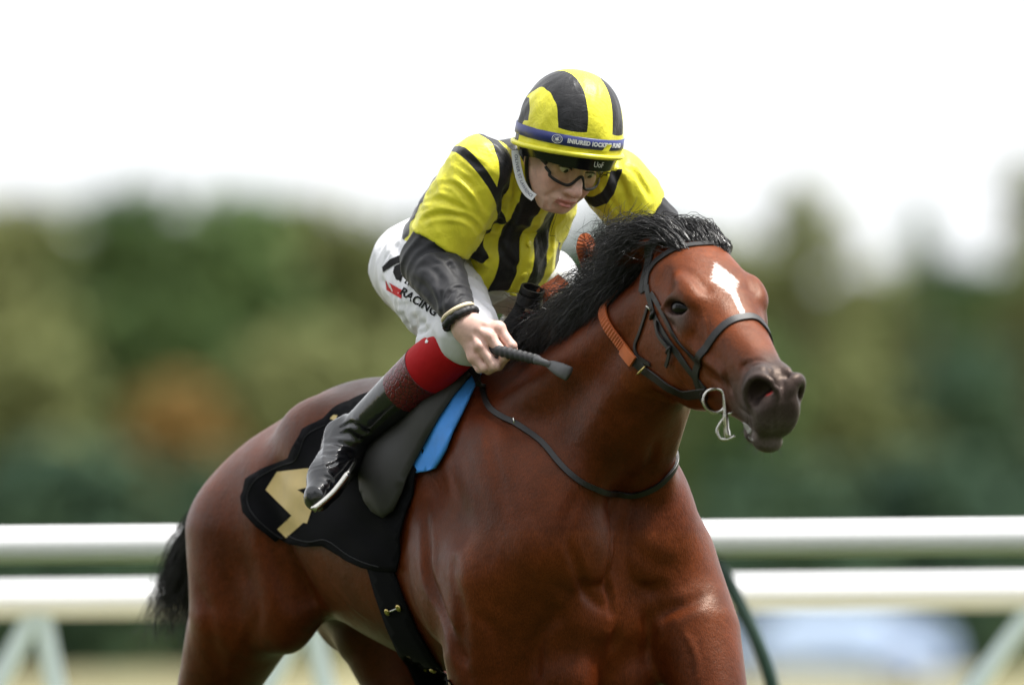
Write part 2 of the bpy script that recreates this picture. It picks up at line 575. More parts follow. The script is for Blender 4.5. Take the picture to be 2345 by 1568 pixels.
TREES = [
 # px, top, depth, width, kind, label
 (20, 440, 290, 504, 'olive', 'olive tree at the far left edge, top just under the sky'),
 (300, 425, 320, 576, 'mid', 'mid green round tree second from the left edge'),
 (560, 435, 300, 576, 'mid', 'mid green tree left of the rider, third from the left edge'),
 (790, 455, 310, 600, 'olive', 'yellow green tree just left of the rider\'s back'),
 (1080, 475, 330, 576, 'mid', 'mid green tree mostly hidden behind the rider\'s legs'),
 (1500, 515, 330, 576, 'mid', 'mid green tree behind the horse\'s neck'),
 (1660, 520, 320, 384, 'olive', 'olive tree just left of the tallest round crown on the right'),
 (1870, 400, 300, 396, 'olive', 'tall olive tree right of the horse\'s head'),
 (2010, 595, 310, 396, 'olive', 'low pale olive tree in the dip right of the tall olive tree'),
 (2115, 425, 290, 180, 'mid', 'narrow pointed tree between two dips of sky on the right'),
 (2240, 595, 300, 288, 'mid', 'low green tree left of the tree at the right edge'),
 (2360, 340, 280, 360, 'olive', 'tallest olive tree cut by the right edge'),
 # lower, nearer growth
 (90, 790, 230, 520, 'olive', 'wide olive bush tree low at the left edge'),
 (400, 870, 225, 420, 'gold', 'golden brown autumn tree low on the left'),
 (690, 750, 235, 480, 'olive', 'wide olive tree low above the horse\'s rump'),
 (150, 1030, 205, 620, 'deep', 'dark low thicket tree at the left, above the rail'),
 (520, 1050, 210, 420, 'deep', 'dark low thicket tree beside the horse\'s tail'),
 (1720, 750, 235, 420, 'mid', 'mid green tree low behind the horse\'s head'),
 (1960, 820, 230, 420, 'olive', 'broad olive tree right of the horse\'s muzzle'),
 (2240, 790, 225, 460, 'deep', 'dark green tree low near the right edge'),
 (1800, 1070, 205, 520, 'deep', 'dark low thicket tree right of the horse\'s chest'),
 (2150, 1050, 208, 560, 'deep', 'dark low thicket tree at the right, above the rail'),
]
for i, (px, tp, y, w, kd, lb) in enumerate(TREES):
    tree(px, tp, y, w, kd, lb, seed=i+3)
# far wood that reads as one mass, plus an unseen belt added to shade the horse
def far_wood_and_shade_belt():
    rg = np.random.default_rng(5); n = 42000; y0 = 360
    k = (D+y0)/D/1000
    px = rg.uniform(-500, 2850, n)
    top = np.where(px < 1500, 520, 610)+45*np.sin(px/140.)+30*np.sin(px/61.+1)
    py = top+(1460-top)*rg.uniform(0, 1, n)
    P = np.stack([(px-1172.5)*k, y0+rg.uniform(0, 30, n), HC+(1450-py)*k], 1); P[:, 2] = np.maximum(P[:, 2], .2)
    n2 = 24000                      # unseen belt behind the camera, added to darken camera-facing sides
    az = rg.uniform(math.pi, 2*math.pi, n2); rad = rg.uniform(42, 50, n2)
    hmax = 28+2.5*np.sin(az*9)+1.5*np.sin(az*23+1)
    Q = np.stack([np.cos(az)*rad*1.25, np.sin(az)*rad, .3+hmax*rg.uniform(0, 1, n2)], 1)
    P = np.concatenate([P, Q]); n = len(P)
    u = rg.normal(size=(n, 3)); u /= np.linalg.norm(u, axis=1)[:, None]
    w = np.cross(u, rg.normal(size=(n, 3))); w /= np.linalg.norm(w, axis=1)[:, None]
    sz = rg.uniform(.35, .75, n)[:, None]
    V = np.stack([P+u*sz, P+w*sz*.7, P-u*sz, P-w*sz*.7], 1).reshape(-1, 3)
    o = mesh_np('far_wood_and_shade_belt', V, np.arange(4*n).reshape(n, 4), LEAF['deep'], smooth=False)
    tag(o, 'dark far wood filling the gaps behind the trees, with an added unseen shading belt', 'wood', kind='stuff')
far_wood_and_shade_belt()

# ------------------------------------------------------------------ parked car far behind the rails
PAINT = simple('pale_blue_car_paint', (.36, .46, .66), .3, var=.03)
CGLASS = simple('car_glass', (.40, .50, .66), .25)  # reflected sky is put into the pale blue base colour
TYRE = simple('tyre_rubber', (.012, .012, .014), .8)
RIM = simple('alloy_rim', (.5, .5, .52), .3, metal=1.0)
LAMP = simple('headlight_glass', (.75, .76, .78), .1)
def car(px, y, flip=1):
    k = (D+y)/D/1000
    cx = (px-1172.5)*k
    e = thing('parked_car', (cx, y, 0), 'pale blue parked car blurred beyond the rails at lower right', 'car')
    prof = [(-2.05, .35), (-2.1, .62), (-2.0, .82), (-1.15, .93), (-.55, 1.38), (.75, 1.43), (1.45, 1.05), (1.98, .96), (2.08, .65), (2.05, .35)]
    def slab(pr, w0, w1, name, mat, zmid=.95):
        vs = []
        for sd in (-1, 1):
            for x, z in pr:
                w = w0 if z < zmid else w1
                vs.append((cx+x*flip, y+sd*w, z))
        n = len(pr)
        fs = [tuple(range(n)), tuple(range(2*n-1, n-1, -1))]+[(i, i+n, (i+1) % n+n, (i+1) % n) for i in range(n)]
        m = MB(); m.add(vs, fs); o = m.build(name, mat, e, smooth=False)
        b = o.modifiers.new('b', 'BEVEL'); b.width = .05; b.segments = 3
        return o
    bd = slab(prof, .87, .66, 'body', PAINT)
    for pr in ([(-1.0, .96), (-.55, 1.32), (.05, 1.36), (.05, .96)], [(.12, .96), (.12, 1.36), (.72, 1.35), (1.22, 1.03), (1.2, .96)]):
        for sd in (-1, 1):
            m = MB(); n = len(pr)
            vs = [(cx+x*flip, y+sd*(.885-(z-.95)*.5+d), z) for d in (0, .012) for x, z in pr]
            m.add(vs, [tuple(range(n)), tuple(range(2*n-1, n-1, -1))]+[(i, i+n, (i+1) % n+n, (i+1) % n) for i in range(n)]); m.build('window', CGLASS, e, smooth=False)
    for x in (-1.3, 1.3):
        for sd in (-1, 1):
            m = MB(); m.tube([(cx+x, y+sd*.70, .32), (cx+x, y+sd*.90, .32)], .32, 22); w = m.build('wheel', TYRE, e, smooth=False)
            m = MB(); m.tube([(cx+x, y+sd*.895, .32), (cx+x, y+sd*.915, .32)], .2, 18); m.build('rim', RIM, w, smooth=False)
    for sd in (-1, 1):
        m = MB(); m.box((cx-2.06*flip, y+sd*.62, .70), .04, .16, .07); m.build('headlight', LAMP, e, smooth=False)
car(1880, 150)
# ------------------------------------------------------------------ the horse (horse frame: forward, left, up)
HTH = R(65)                    # the head is turned a little more towards the lens
dth = HTH-TH                   # rotation towards the horse's right (-left)
HPITCH = R(35)
hd = np.array((math.cos(dth), -math.sin(dth), 0))
hl = np.array((math.sin(dth), math.cos(dth), 0))
hu = math.cos(HPITCH)*hd-math.sin(HPITCH)*np.array((0, 0, 1.))     # down the face
hn = math.sin(HPITCH)*hd+math.cos(HPITCH)*np.array((0, 0, 1.))     # out of the forehead
HO = HP(1592, 556, 0.0)
HA = np.stack([hu, hn, hl], 1)
def hp(u, n, l): return HO+HA@np.array((u, n, l))

def eye_frame(e):
    ec = hp(.182, -.054, e*.100)
    en = .50*hd+.86*hl*e+np.array((0, 0, .05)); en /= np.linalg.norm(en)
    e2 = np.array((0, 0, 1.))+.12*hd; e2 -= en*(e2@en); e2 /= np.linalg.norm(e2)
    e1 = np.cross(e2, en)*e
    if e1@hd < 0: e1 = -e1
    return ec, en, e1, e2
I3 = np.eye(3)
AX = np.stack([(1, 0, 0), (0, 0, 1), (0, 1, 0)], 1).astype(float)   # loft axes: forward, up, left

def horse_field():
    f = Field([(-1.28, -.75, .0125), (-.75, .45, .010), (.45, .62, .008), (.62, 1.30, .0045)],
              [(-.42, -.17, .010), (-.17, .16, .005), (.16, .42, .011)],
              [(-.02, .8, .016), (.8, 1.30, .009), (1.30, 1.93, .0048)])
    # ---- trunk
    f.add(loft((0, 0, 0), AX, [
        (-1.06, 1.34, 1.10, .07, 1.2), (-1.0, 1.40, 1.06, .14, 1.2), (-.9, 1.465, 1.03, .20, 1.2), (-.75, 1.53, 1.01, .245, 1.15), (-.6, 1.565, .985, .27, 1.0),
        (-.42, 1.565, .93, .275, .98), (-.22, 1.56, .88, .28, .95), (-.05, 1.60, .865, .265, .95), (.1, 1.59, .845, .245, 1.05), (.25, 1.52, .835, .23, 1.05),
        (.36, 1.43, .87, .20, 1.1), (.43, 1.36, .98, .15, 1.2)], 2.15), .02)
    f.add(cone((-.15, 0, 1.575), (.12, 0, 1.575), .05, .04), .06)            # withers
    # ---- neck
    a = np.array((.08, 0, 1.37)); b = np.array((.665, -.012, 1.665))
    ax = (b-a); L = np.linalg.norm(ax); ax /= L
    si = np.array((0, 1., 0)); up = np.cross(ax, si); up /= np.linalg.norm(up)
    if up[2] < 0: up = -up
    NA = np.stack([ax, up, np.cross(ax, up)], 1)
    f.add(loft(a, NA, [(-.05, .21, -.24, .17, 1.25), (.12, .185, -.25, .165, 1.25), (.25, .17, -.235, .145, 1.2), (.4, .16, -.205, .118, 1.15), (.52, .15, -.175, .098, 1.1), (.64, .13, -.15, .088, 1.0), (.72, .10, -.12, .075, 1.0)], 2.2), .07)
    # jugular groove and windpipe roll
    for sd in (-1, 1):
        f.groove(chain([hp(.16, -.30, sd*.055), (.56, sd*.095, 1.46), (.44, sd*.125, 1.34), (.36, sd*.13, 1.24)], [.004]*4), .012, .022)
        f.add(chain([(.60, sd*.05, 1.55), (.46, sd*.075, 1.38), (.40, sd*.10, 1.24)], [.045, .05, .05]), .05)
        # neck muscle band from poll to shoulder
        f.add(cone((.62, sd*.06, 1.70), (.2, sd*.125, 1.46), .04, .06), .06)
        # wing of atlas behind the jaw
        f.add(ell(hp(.03, -.10, sd*.075), (.05, .05, .03), HA), .04)
        # ---- shoulder
        f.add(cone((.03, sd*.14, 1.46), (.36, sd*.150, 1.16), .09, .100), .07)
        f.add(ell((.30, sd*.150, 1.22), (.15, .085, .18)), .08)
        f.add(ell((.08, sd*.205, 1.10), (.15, .085, .17)), .05)           # triceps
        f.add(ell((.20, sd*.20, 1.26), (.10, .05, .17)), .07)
        # breast muscle
        f.add(ell((.385, sd*.095, 1.17), (.085, .095, .135)), .025)
        f.add(ell((.335, sd*.085, 1.01), (.09, .075, .10)), .025)
        f.add(ell((.31, sd*.080, .87), (.10, .08, .11)), .04)
        # ---- hindquarters
        f.add(ell((-.77, sd*.15, 1.27), (.22, .135, .17)), .06)
        f.add(ell((-.96, sd*.155, 1.12), (.125, .105, .20)), .06)
        f.add(ell((-.55, sd*.195, 1.43), (.10, .06, .07)), .08)           # point of hip
        f.add(ell((-.70, sd*.20, 1.20), (.15, .085, .19)), .06)
    # ---- legs
    def leg(pts, rad, k=.05, flat=None, q=1.0): f.add(chain(pts, rad, flat, q), k)
    # near (right) fore: loaded, straight under
    leg([(.24, -.19, 1.10), (.19, -.185, .93), (.17, -.175, .75), (.165, -.17, .60), (.16, -.17, .5)], [.125, .112, .082, .058, .046])
    leg([(.16, -.17, .5), (.155, -.17, .44), (.14, -.17, .25), (.14, -.17, .18), (.19, -.17, .09)], [.046, .034, .028, .038, .03], .02)
    leg([(.19, -.17, .09), (.23, -.17, .03)], [.04, .055], .02)
    # far (left) fore: reaching forward
    leg([(.32, .20, 1.12), (.43, .205, .97), (.52, .20, .80), (.56, .195, .66), (.57, .19, .58)], [.12, .105, .08, .06, .05])
    leg([(.57, .19, .58), (.55, .19, .5), (.47, .19, .33), (.45, .19, .28), (.48, .19, .19)], [.05, .036, .029, .038, .03], .02)
    leg([(.48, .19, .19), (.50, .19, .12)], [.04, .052], .02)
    # near (right) hind: pushing off
    leg([(-.86, -.17, 1.20), (-.87, -.19, 1.02), (-1.0, -.19, .85), (-1.12, -.185, .70)], [.165, .135, .092, .06])
    f.add(ell((-.70, -.19, 1.03), (.105, .075, .11)), .06)               # stifle
    leg([(-1.12, -.185, .70), (-1.15, -.185, .62), (-1.10, -.18, .40), (-1.08, -.18, .26), (-1.03, -.18, .14)], [.06, .045, .034, .042, .034], .02)
    leg([(-1.03, -.18, .14), (-.99, -.18, .05)], [.04, .055], .02)
    # far (left) hind: swung forward under the belly
    leg([(-.90, .16, 1.14), (-.80, .17, 1.0), (-.74, .175, .86), (-.76, .175, .66)], [.15, .145, .105, .062])
    leg([(-.76, .175, .66), (-.76, .175, .58), (-.60, .17, .36), (-.57, .17, .24), (-.53, .17, .14)], [.06, .045, .034, .042, .034], .02)
    leg([(-.53, .17, .14), (-.49, .17, .05)], [.04, .055], .02)
    # flank folds and creases
    for sd in (-1, 1):
        f.groove(chain([(-.60, sd*.30, 1.33), (-.60, sd*.27, 1.18), (-.57, sd*.22, 1.06)], [.004]*3), .035, .035)
        f.groove(chain([(-.02, sd*.30, 1.38), (-.07, sd*.29, 1.2), (-.06, sd*.28, 1.05), (.03, sd*.25, .93)], [.004]*4), .022, .018)
        f.groove(chain([(.40, sd*.20, 1.18), (.43, sd*.15, 1.12), (.43, sd*.08, 1.075), (.44, sd*.01, 1.05)], [.003]*4), .012, .016)
        f.groove(chain([(.08, sd*.26, 1.50), (.17, sd*.29, 1.33), (.22, sd*.30, 1.2)], [.003]*3), .008, .03)
        f.groove(chain([(.03, sd*.30, 1.50), (.11, sd*.29, 1.36), (.13, sd*.29, 1.24)], [.003]*3), .007, .010)
        f.groove(chain([(-1.03, sd*.26, 1.30), (-.95, sd*.29, 1.10), (-.93, sd*.27, .92)], [.004]*3), .008, .02)
        f.groove(chain([(.22, sd*.30, 1.12), (.24, sd*.29, 1.02), (.22, sd*.28, .92)], [.004]*3), .010, .018)
    f.groove(chain([(.50, 0, 1.30), (.50, 0, 1.16), (.46, 0, 1.04), (.40, 0, .95)], [.003]*4), .022, .014)   # middle of the breast
    # ---- head
    f.add(loft(HO, HA, [
        (-.05, -.02, -.18, .078, .9), (0, .008, -.225, .094, .85), (.06, .02, -.275, .103, .82), (.12, .022, -.303, .106, .76), (.18, .018, -.308, .102, .72),
        (.24, .010, -.290, .089, .68), (.30, .0, -.250, .073, .62), (.36, -.002, -.218, .060, .6), (.42, -.002, -.192, .051, .66), (.47, .0, -.176, .046, .8),
        (.51, -.004, -.165, .046, .85), (.545, -.020, -.155, .043, .85), (.572, -.045, -.14, .032, .9)], 2.5), .035)
    for e in (-1, 1):
        f.add(ell(hp(.165, -.020, e*.082), (.060, .026, .028), HA), .035)          # brow
        f.add(ell(hp(.205, -.075, e*.090), (.045, .035, .018), HA), .02)           # under the eye
        f.add(ell(hp(.135, -.19, e*.066), (.11, .105, .034), HA), .02)             # cheek
        f.add(cone(hp(.24, -.105, e*.084), hp(.385, -.095, e*.055), .015, .009), .02)   # facial crest
        f.groove(chain([hp(.24, -.132, e*.10), hp(.33, -.135, e*.08), hp(.41, -.12, e*.06)], [.003]*3), .007, .014)
        f.sub(ell(hp(.095, -.03, e*.120), (.036, .024, .022), HA), .03)           # hollow above the eye
        f.groove(chain([hp(.10, .0, e*.085), hp(.15, .008, e*.072), hp(.2, .01, e*.058)], [.003]*3), .004, .012)
        ec, en, e1, e2 = eye_frame(e)
        EA = np.stack([e1, e2, en], 1)
        q = lambda a, b, c: ec+EA@np.array((a*1.3, b*1.25, c))
        f.add(chain([q(-.036, -.002, -.010), q(-.02, .017, -.004), q(.004, .022, .0), q(.026, .012, -.004), q(.038, -.004, -.012)], [.006, .009, .010, .008, .006]), .010)
        f.add(chain([q(-.034, -.006, -.010), q(-.012, -.018, -.004), q(.014, -.018, -.004), q(.036, -.006, -.012)], [.005, .007, .007, .005]), .010)
        f.sub(ell(q(0, -.001, .006), (.040, .0155, .030), EA), .005)                  # eye opening
        f.groove(chain([q(-.04, .012, 0), q(-.012, .036, .004), q(.02, .034, .004), q(.045, .012, -.006)], [.002]*4), .005, .006)
        f.groove(chain([q(-.03, -.026, 0), q(0, -.034, 0), q(.03, -.028, -.004)], [.002]*3), .0035, .006)
        # nostril: flared wings round a deep opening
        lw_, rw_ = ((.038, .036) if e < 0 else (.027, .028))
        nc = hp(.537, -.040, e*lw_)
        nax = (HA@np.array((.78, -.05, e*.63))); nax /= np.linalg.norm(nax)
        t1 = np.cross(nax, hn); t1 /= np.linalg.norm(t1); t2 = np.cross(nax, t1)
        f.add(ell(hp(.512, -.045, e*(lw_-.003)), (.05, .055, rw_-.002), HA), .02)
        ring = [nc+nax*(.008-.006*math.cos(a))+(math.cos(a)*rw_*t1+math.sin(a)*.040*t2) for a in np.linspace(0, 2*math.pi, 17)]
        f.add(ell(hp(.545, -.062, e*.018), (.030, .045, .026), HA), .02)
        if e < 0: f.add(chain(ring, [.0095]*17), .012)
        else: f.add(chain(ring, [.0075]*17), .03)
        f.sub(ell(nc+nax*(.018 if e < 0 else .024), (rw_-.005 if e < 0 else .012, .035 if e < 0 else .022, .042), np.stack([t1, t2, nax], 1)), .008)
        f.groove(chain([hp(.44, -.04, e*.05), hp(.475, -.012, e*.042), hp(.52, .0, e*.03), hp(.55, -.01, e*.02)], [.002]*4), .006, .008)
        f.groove(chain([hp(.53, .0, e*.012), hp(.56, -.03, e*.014), hp(.58, -.07, e*.014)], [.002]*3), .005, .006)
        f.groove(chain([hp(.50, .008, e*.022), hp(.47, .008, e*.03), hp(.43, -.01, e*.045)], [.002]*3), .004, .006)
        # mouth
        f.groove(chain([hp(.435, -.128, e*.056), hp(.48, -.130, e*.052), hp(.53, -.132, e*.047), hp(.575, -.132, e*.03), hp(.592, -.132, 0)], [.002]*5), .020, .006)
        # ears laid back along the neck
        bk = -hd*.93-np.array((0, 0, 1.))*.36; sdv = hl*e
        eb = hp(-.045, -.040, e*.078)
        f.add(ell(eb, (.034, .020, .024), HA), .025)
        fl = np.cross(bk, sdv); 
        f.add(cone(eb+bk*.0, eb+bk*.085+sdv*.022, .037, .030, fl, .6), .02)
        f.add(cone(eb+bk*.085+sdv*.022, eb+bk*.17+sdv*.02, .030, .006, fl, .5), .015)
    for e in (-1, 1): f.add(ell(hp(.558, -.088, e*.020), (.032, .054, .032), HA), .014)                 # upper lip
    f.add(ell(hp(.550, -.158, 0), (.036, .026, .036), HA), .010)                # lower lip
    f.add(ell(hp(.50, -.178, 0), (.03, .020, .028), HA), .02)                   # chin
    return f

HF = horse_field()
hP, hF = HF.mesh(2)
del HF.v

def paint_horse(P):
    H = (P-HO)@HA
    u, n, l = H[:, 0], H[:, 1], H[:, 2]
    head = (u > -.02) & (P[:, 0] > .60) & (np.abs(l) < .16) & (n > -.33)
    rg = np.random.default_rng(3)
    bay = np.array((.094, .0195, .0044)); dark = np.array((.045, .0125, .0048)); black = np.array((.012, .009, .009)); red = np.array((.185, .048, .0115))
    grey = np.array((.050, .040, .040))
    c = np.tile(bay, (len(P), 1))
    def mix(w, col):
        nonlocal c
        w = np.clip(w, 0, 1)[:, None]; c = c*(1-w)+np.asarray(col)*w
    sm = lambda x, a, b: np.clip((x-a)/(b-a), 0, 1)**2*(3-2*np.clip((x-a)/(b-a), 0, 1))
    f, s, z = P[:, 0], np.abs(P[:, 1]), P[:, 2]
    mix(sm(z, 1.42, 1.60)*(f < .05)*.55, dark)                     # darker back
    mix(sm(-z, -.75, -.45)*.97, black)                             # black legs
    mix(((f > .25) & (z < 1.2))*sm(z, .85, 1.05)*.25, red)
    crest = (f > -.02) & (f < .80) & (u < .03) & (n > -.25)
    mix(crest*sm(-s, -.075, -.035)*sm(z-(1.52+.42*f), .0, .05)*.97, black)
    hw = head.astype(float)*sm(u, 0, .06)
    mix(hw*.35, red)
    mix(head*sm(u, .40, .50)*.97, grey)                            # muzzle
    mix(head*sm(u, .33, .45)*sm(-n, .05, .10)*.6, grey*1.5)
    de = np.sqrt(((u-.195)/.055)**2+((n+.06)/.042)**2)
    mix(head*(np.abs(l) > .05)*sm(-de, -1.25, -.45)*.85, grey*1.1)  # skin round the eye
    mix(head*sm(u, .52, .56)*sm(-n, .125, .14)*.35, (.16, .14, .13))
    mix(head*sm(u, .50, .56)*sm(-n, .055, .12)*(np.sin(u*310+l*170)*np.sin(n*260-l*210)*.5+.5)*.5, (.13, .115, .11))
    # raw red inside the nostril
    nr_ = np.sqrt((u-.548)**2+(n+.045)**2+(np.abs(l)-.022)**2)
    mix(head*sm(-nr_, -.016, -.008)*.9, (.28, .012, .014))
    return c
hC = paint_horse(hP)
wP = np.stack([X0+hP[:, 0]*CT+hP[:, 1]*ST, Y0-hP[:, 0]*ST+hP[:, 1]*CT, hP[:, 2]], 1)
wP = crease(wP, hF, [
    ([(1060, 1020), (1078, 1080), (1100, 1150), (1110, 1190)], .0030, .015), ([(1124, 950), (1128, 1030), (1145, 1100), (1158, 1155)], .0035, .014),
    ([(1030, 1040), (1040, 1100), (1062, 1170)], .0022, .015),
    ([(1410, 1150), (1402, 1230), (1393, 1300), (1394, 1360), (1400, 1402)], .012, .009),
    ([(1296, 1225), (1312, 1275), (1338, 1350), (1362, 1378), (1398, 1398)], .008, .013),
    ([(1616, 1358), (1575, 1384), (1530, 1397), (1480, 1425)], .008, .016), ([(1480, 1400), (1486, 1450), (1482, 1510)], .012, .014),
    ([(975, 1170), (976, 1250), (984, 1330), (1034, 1456), (1074, 1550)], .016, .016),
    ([(652, 1228), (679, 1287), (699, 1334), (739, 1401)], .011, .013), ([(625, 1260), (640, 1330), (655, 1400)], .006, .014),
    ([(1290, 1400), (1240, 1440), (1225, 1500), (1228, 1560)], .010, .018), ([(1090, 1400), (1130, 1440), (1150, 1500)], .006, .016),
    ([(1420, 1180), (1450, 1250), (1500, 1290), (1560, 1300)], .004, .022), ([(1330, 1130), (1300, 1180), (1296, 1230)], .005, .014),
    ([(1500, 1010), (1490, 1060), (1460, 1100)], .006, .014), ([(1400, 900), (1420, 980), (1430, 1060)], .004, .02),
    ([(450, 1330), (480, 1420), (500, 1540)], .006, .02), ([(560, 1290), (590, 1400), (560, 1500)], .005, .022),
    ([(520, 1560), (540, 1480), (580, 1400)], -.003, .012),
    ([(1772, 842), (1778, 880), (1773, 915)], .0035, .005), ([(1788, 846), (1794, 885), (1790, 920)], .003, .005), ([(1700, 838), (1735, 824), (1768, 832)], .003, .005), ([(1690, 930), (1715, 950), (1750, 960)], .003, .006),
    ([(1705, 940), (1712, 960), (1716, 978)], .003, .005), ([(1770, 940), (1772, 965), (1772, 985)], .003, .005), ([(1660, 850), (1670, 880), (1680, 905)], .004, .007), ([(1625, 860), (1650, 880), (1668, 920)], .003, .008),
    # veins
    ([(1545, 830), (1570, 880), (1600, 905)], -.0025, .005), ([(1600, 700), (1620, 760), (1625, 800)], -.002, .005), ([(1470, 860), (1500, 900), (1530, 925)], -.002, .006),
    ([(1210, 1190), (1240, 1260), (1230, 1330), (1250, 1390)], -.0025, .008), ([(1560, 1440), (1590, 1490), (1600, 1560)], -.0025, .008),
    ([(760, 1330), (800, 1380), (850, 1420)], -.003, .009), ([(1160, 1230), (1130, 1300), (1140, 1370)], -.002, .008),
], lip=.12)

def coat_mat():
    m, nt, bs = new_mat('bay_coat')
    c0 = attr(nt, 'Col', 'Color')
    big = noise(nt, 5.5, 4, 0.6); fine = noise(nt, 420, 3, 0.6, stretch=(1, 1, .22)); mid = noise(nt, 38, 5, 0.6)
    c1 = mixc(nt, 1.0, c0, ramp(nt, big, [(0.3, (.60, .56, .52)), (0.7, (1.28, 1.24, 1.2))]), 'MULTIPLY')
    c2 = mixc(nt, 1.0, c1, ramp(nt, fine, [(0.25, (.58, .56, .55)), (0.75, (1.4, 1.4, 1.4))]), 'MULTIPLY')
    c3 = mixc(nt, 1.0, c2, ramp(nt, mid, [(0.3, (.85, .84, .82)), (0.7, (1.12, 1.12, 1.12))]), 'MULTIPLY')
    # white star and stripe
    st = attr(nt, 'star')
    edge = math_n(nt, 'ADD', math_n(nt, 'MULTIPLY_ADD', fine, 1.3, -0.65), math_n(nt, 'MULTIPLY_ADD', noise(nt, 130, 4, .7, stretch=(1, 1, .5)), 2.6, -1.3))
    mr = nt.nodes.new('ShaderNodeMapRange'); mr.inputs[1].default_value = -.35; mr.inputs[2].default_value = .55
    nt.links.new(math_n(nt, 'ADD', st, edge), mr.inputs[0]); stm = mr.outputs[0]
    c4 = mixc(nt, stm, c3, (.74, .71, .68))
    nt.links.new(c4, bs.inputs['Base Color'])
    nt.links.new(ramp(nt, mid, [(0.2, .32), (0.8, .46)]), bs.inputs['Roughness'])
    bs.inputs['Specular IOR Level'].default_value = 0.28
    bs.inputs['Specular Tint'].default_value = (1, .72, .55, 1)
    b1 = bump(nt, bs, fine, 0.4, 0.002)
    b2 = bump(nt, bs, noise(nt, 24, 5, 0.65), 0.35, 0.006, b1)
    return m
COAT = coat_mat()
Hh = (hP-HO)@HA
uu, nn, ll = Hh[:, 0], Hh[:, 1], Hh[:, 2]
ang = np.abs(ll+.002)/.032+np.abs(uu-.176)/.060                  # diamond star
star = np.maximum(1.0-ang, (1-np.abs(ll-.002)/.007)*.6-np.maximum(0, uu-.285)*25-np.maximum(0, .17-uu)*40)
star = np.where((nn > -.03) & (uu > .02) & (uu < .34), star*2.2, -3)

horse = thing('racehorse', loc2w((-.3, 0, 0)), 'galloping bay racehorse with white star and black mane', 'horse')
body = mesh_np('body', wP, hF, COAT, horse, cols=hC, attrs={'star': star})
HB = bvh_of(wP, hF)

# eyes
EYE, nt, bs = new_mat('horse_eye')
bs.inputs['Base Color'].default_value = (.006, .004, .003, 1); bs.inputs['Roughness'].default_value = 0.05
bs.inputs['Specular IOR Level'].default_value = .35
def uv_sphere(c, r, A, nu=24, nv=14):
    vs, fs = [], []
    for j in range(nv+1):
        t = math.pi*j/nv
        for i in range(nu):
            a = 2*math.pi*i/nu
            q = np.array((math.sin(t)*math.cos(a)*r[0], math.sin(t)*math.sin(a)*r[1], math.cos(t)*r[2]))
            vs.append(np.asarray(c)+A@q)
    for j in range(nv):
        for i in range(nu):
            k = (i+1) % nu
            fs.append((j*nu+i, (j+1)*nu+i, (j+1)*nu+k, j*nu+k))
    return vs, fs
for sd in (-1, 1):
    ec, en, e1, e2 = eye_frame(sd)
    m = MB(); vs, fs = uv_sphere(ec-en*.028, (.036, .027, .026), np.stack([e1, e2, en], 1))
    m.add([loc2w(v) for v in vs], fs); m.build('eye', EYE, horse)
# ------------------------------------------------------------------ the jockey (same frame as the horse)
def vec(*a): return np.array(a, float)
def unit(v): v = np.asarray(v, float); return v/np.linalg.norm(v)
Zv = vec(0, 0, 1)
def roll_mat(axis, a):
    return np.array(Matrix.Rotation(a, 3, Vector(axis)))
VIEW = vec(ST, -CT, 0)*0+np.array(w2loc(Vector((X0, Y0-1, 0))))*vec(1, 1, 0)     # towards the lens, in the horse frame
VIEW = unit(VIEW)

# head frame
JP, JROLL = R(25), R(-11)
jf = vec(1, 0, 0)*math.cos(JP)-Zv*math.sin(JP)
jl = vec(0, 1, 0)
ju = Zv*math.cos(JP)+vec(1, 0, 0)*math.sin(JP)
RM = roll_mat(VIEW, JROLL)
jf, jl, ju = RM@jf, RM@jl, RM@ju
JO = HP(1290, 348, 0.0)
JA = np.stack([jf, jl, ju], 1)
def jp(a, b, c): return JO+JA@vec(a, b, c)

skin_m, nt, bs = new_mat('skin')
c0 = attr(nt, 'Col', 'Color')
n1 = noise(nt, 60, 4, .6); n2 = noise(nt, 900, 2)
c1 = mixc(nt, 1.0, c0, ramp(nt, n1, [(.3, (.86, .80, .80)), (.7, (1.1, 1.06, 1.05))]), 'MULTIPLY')
nt.links.new(c1, bs.inputs['Base Color'])
bs.inputs['Roughness'].default_value = .48
bs.inputs['Subsurface Weight'].default_value = .12
bs.inputs['Subsurface Radius'].default_value = (.012, .005, .003)
bs.inputs['Subsurface Scale'].default_value = .6
bump(nt, bs, n2, .25, .0006)
SKIN = skin_m

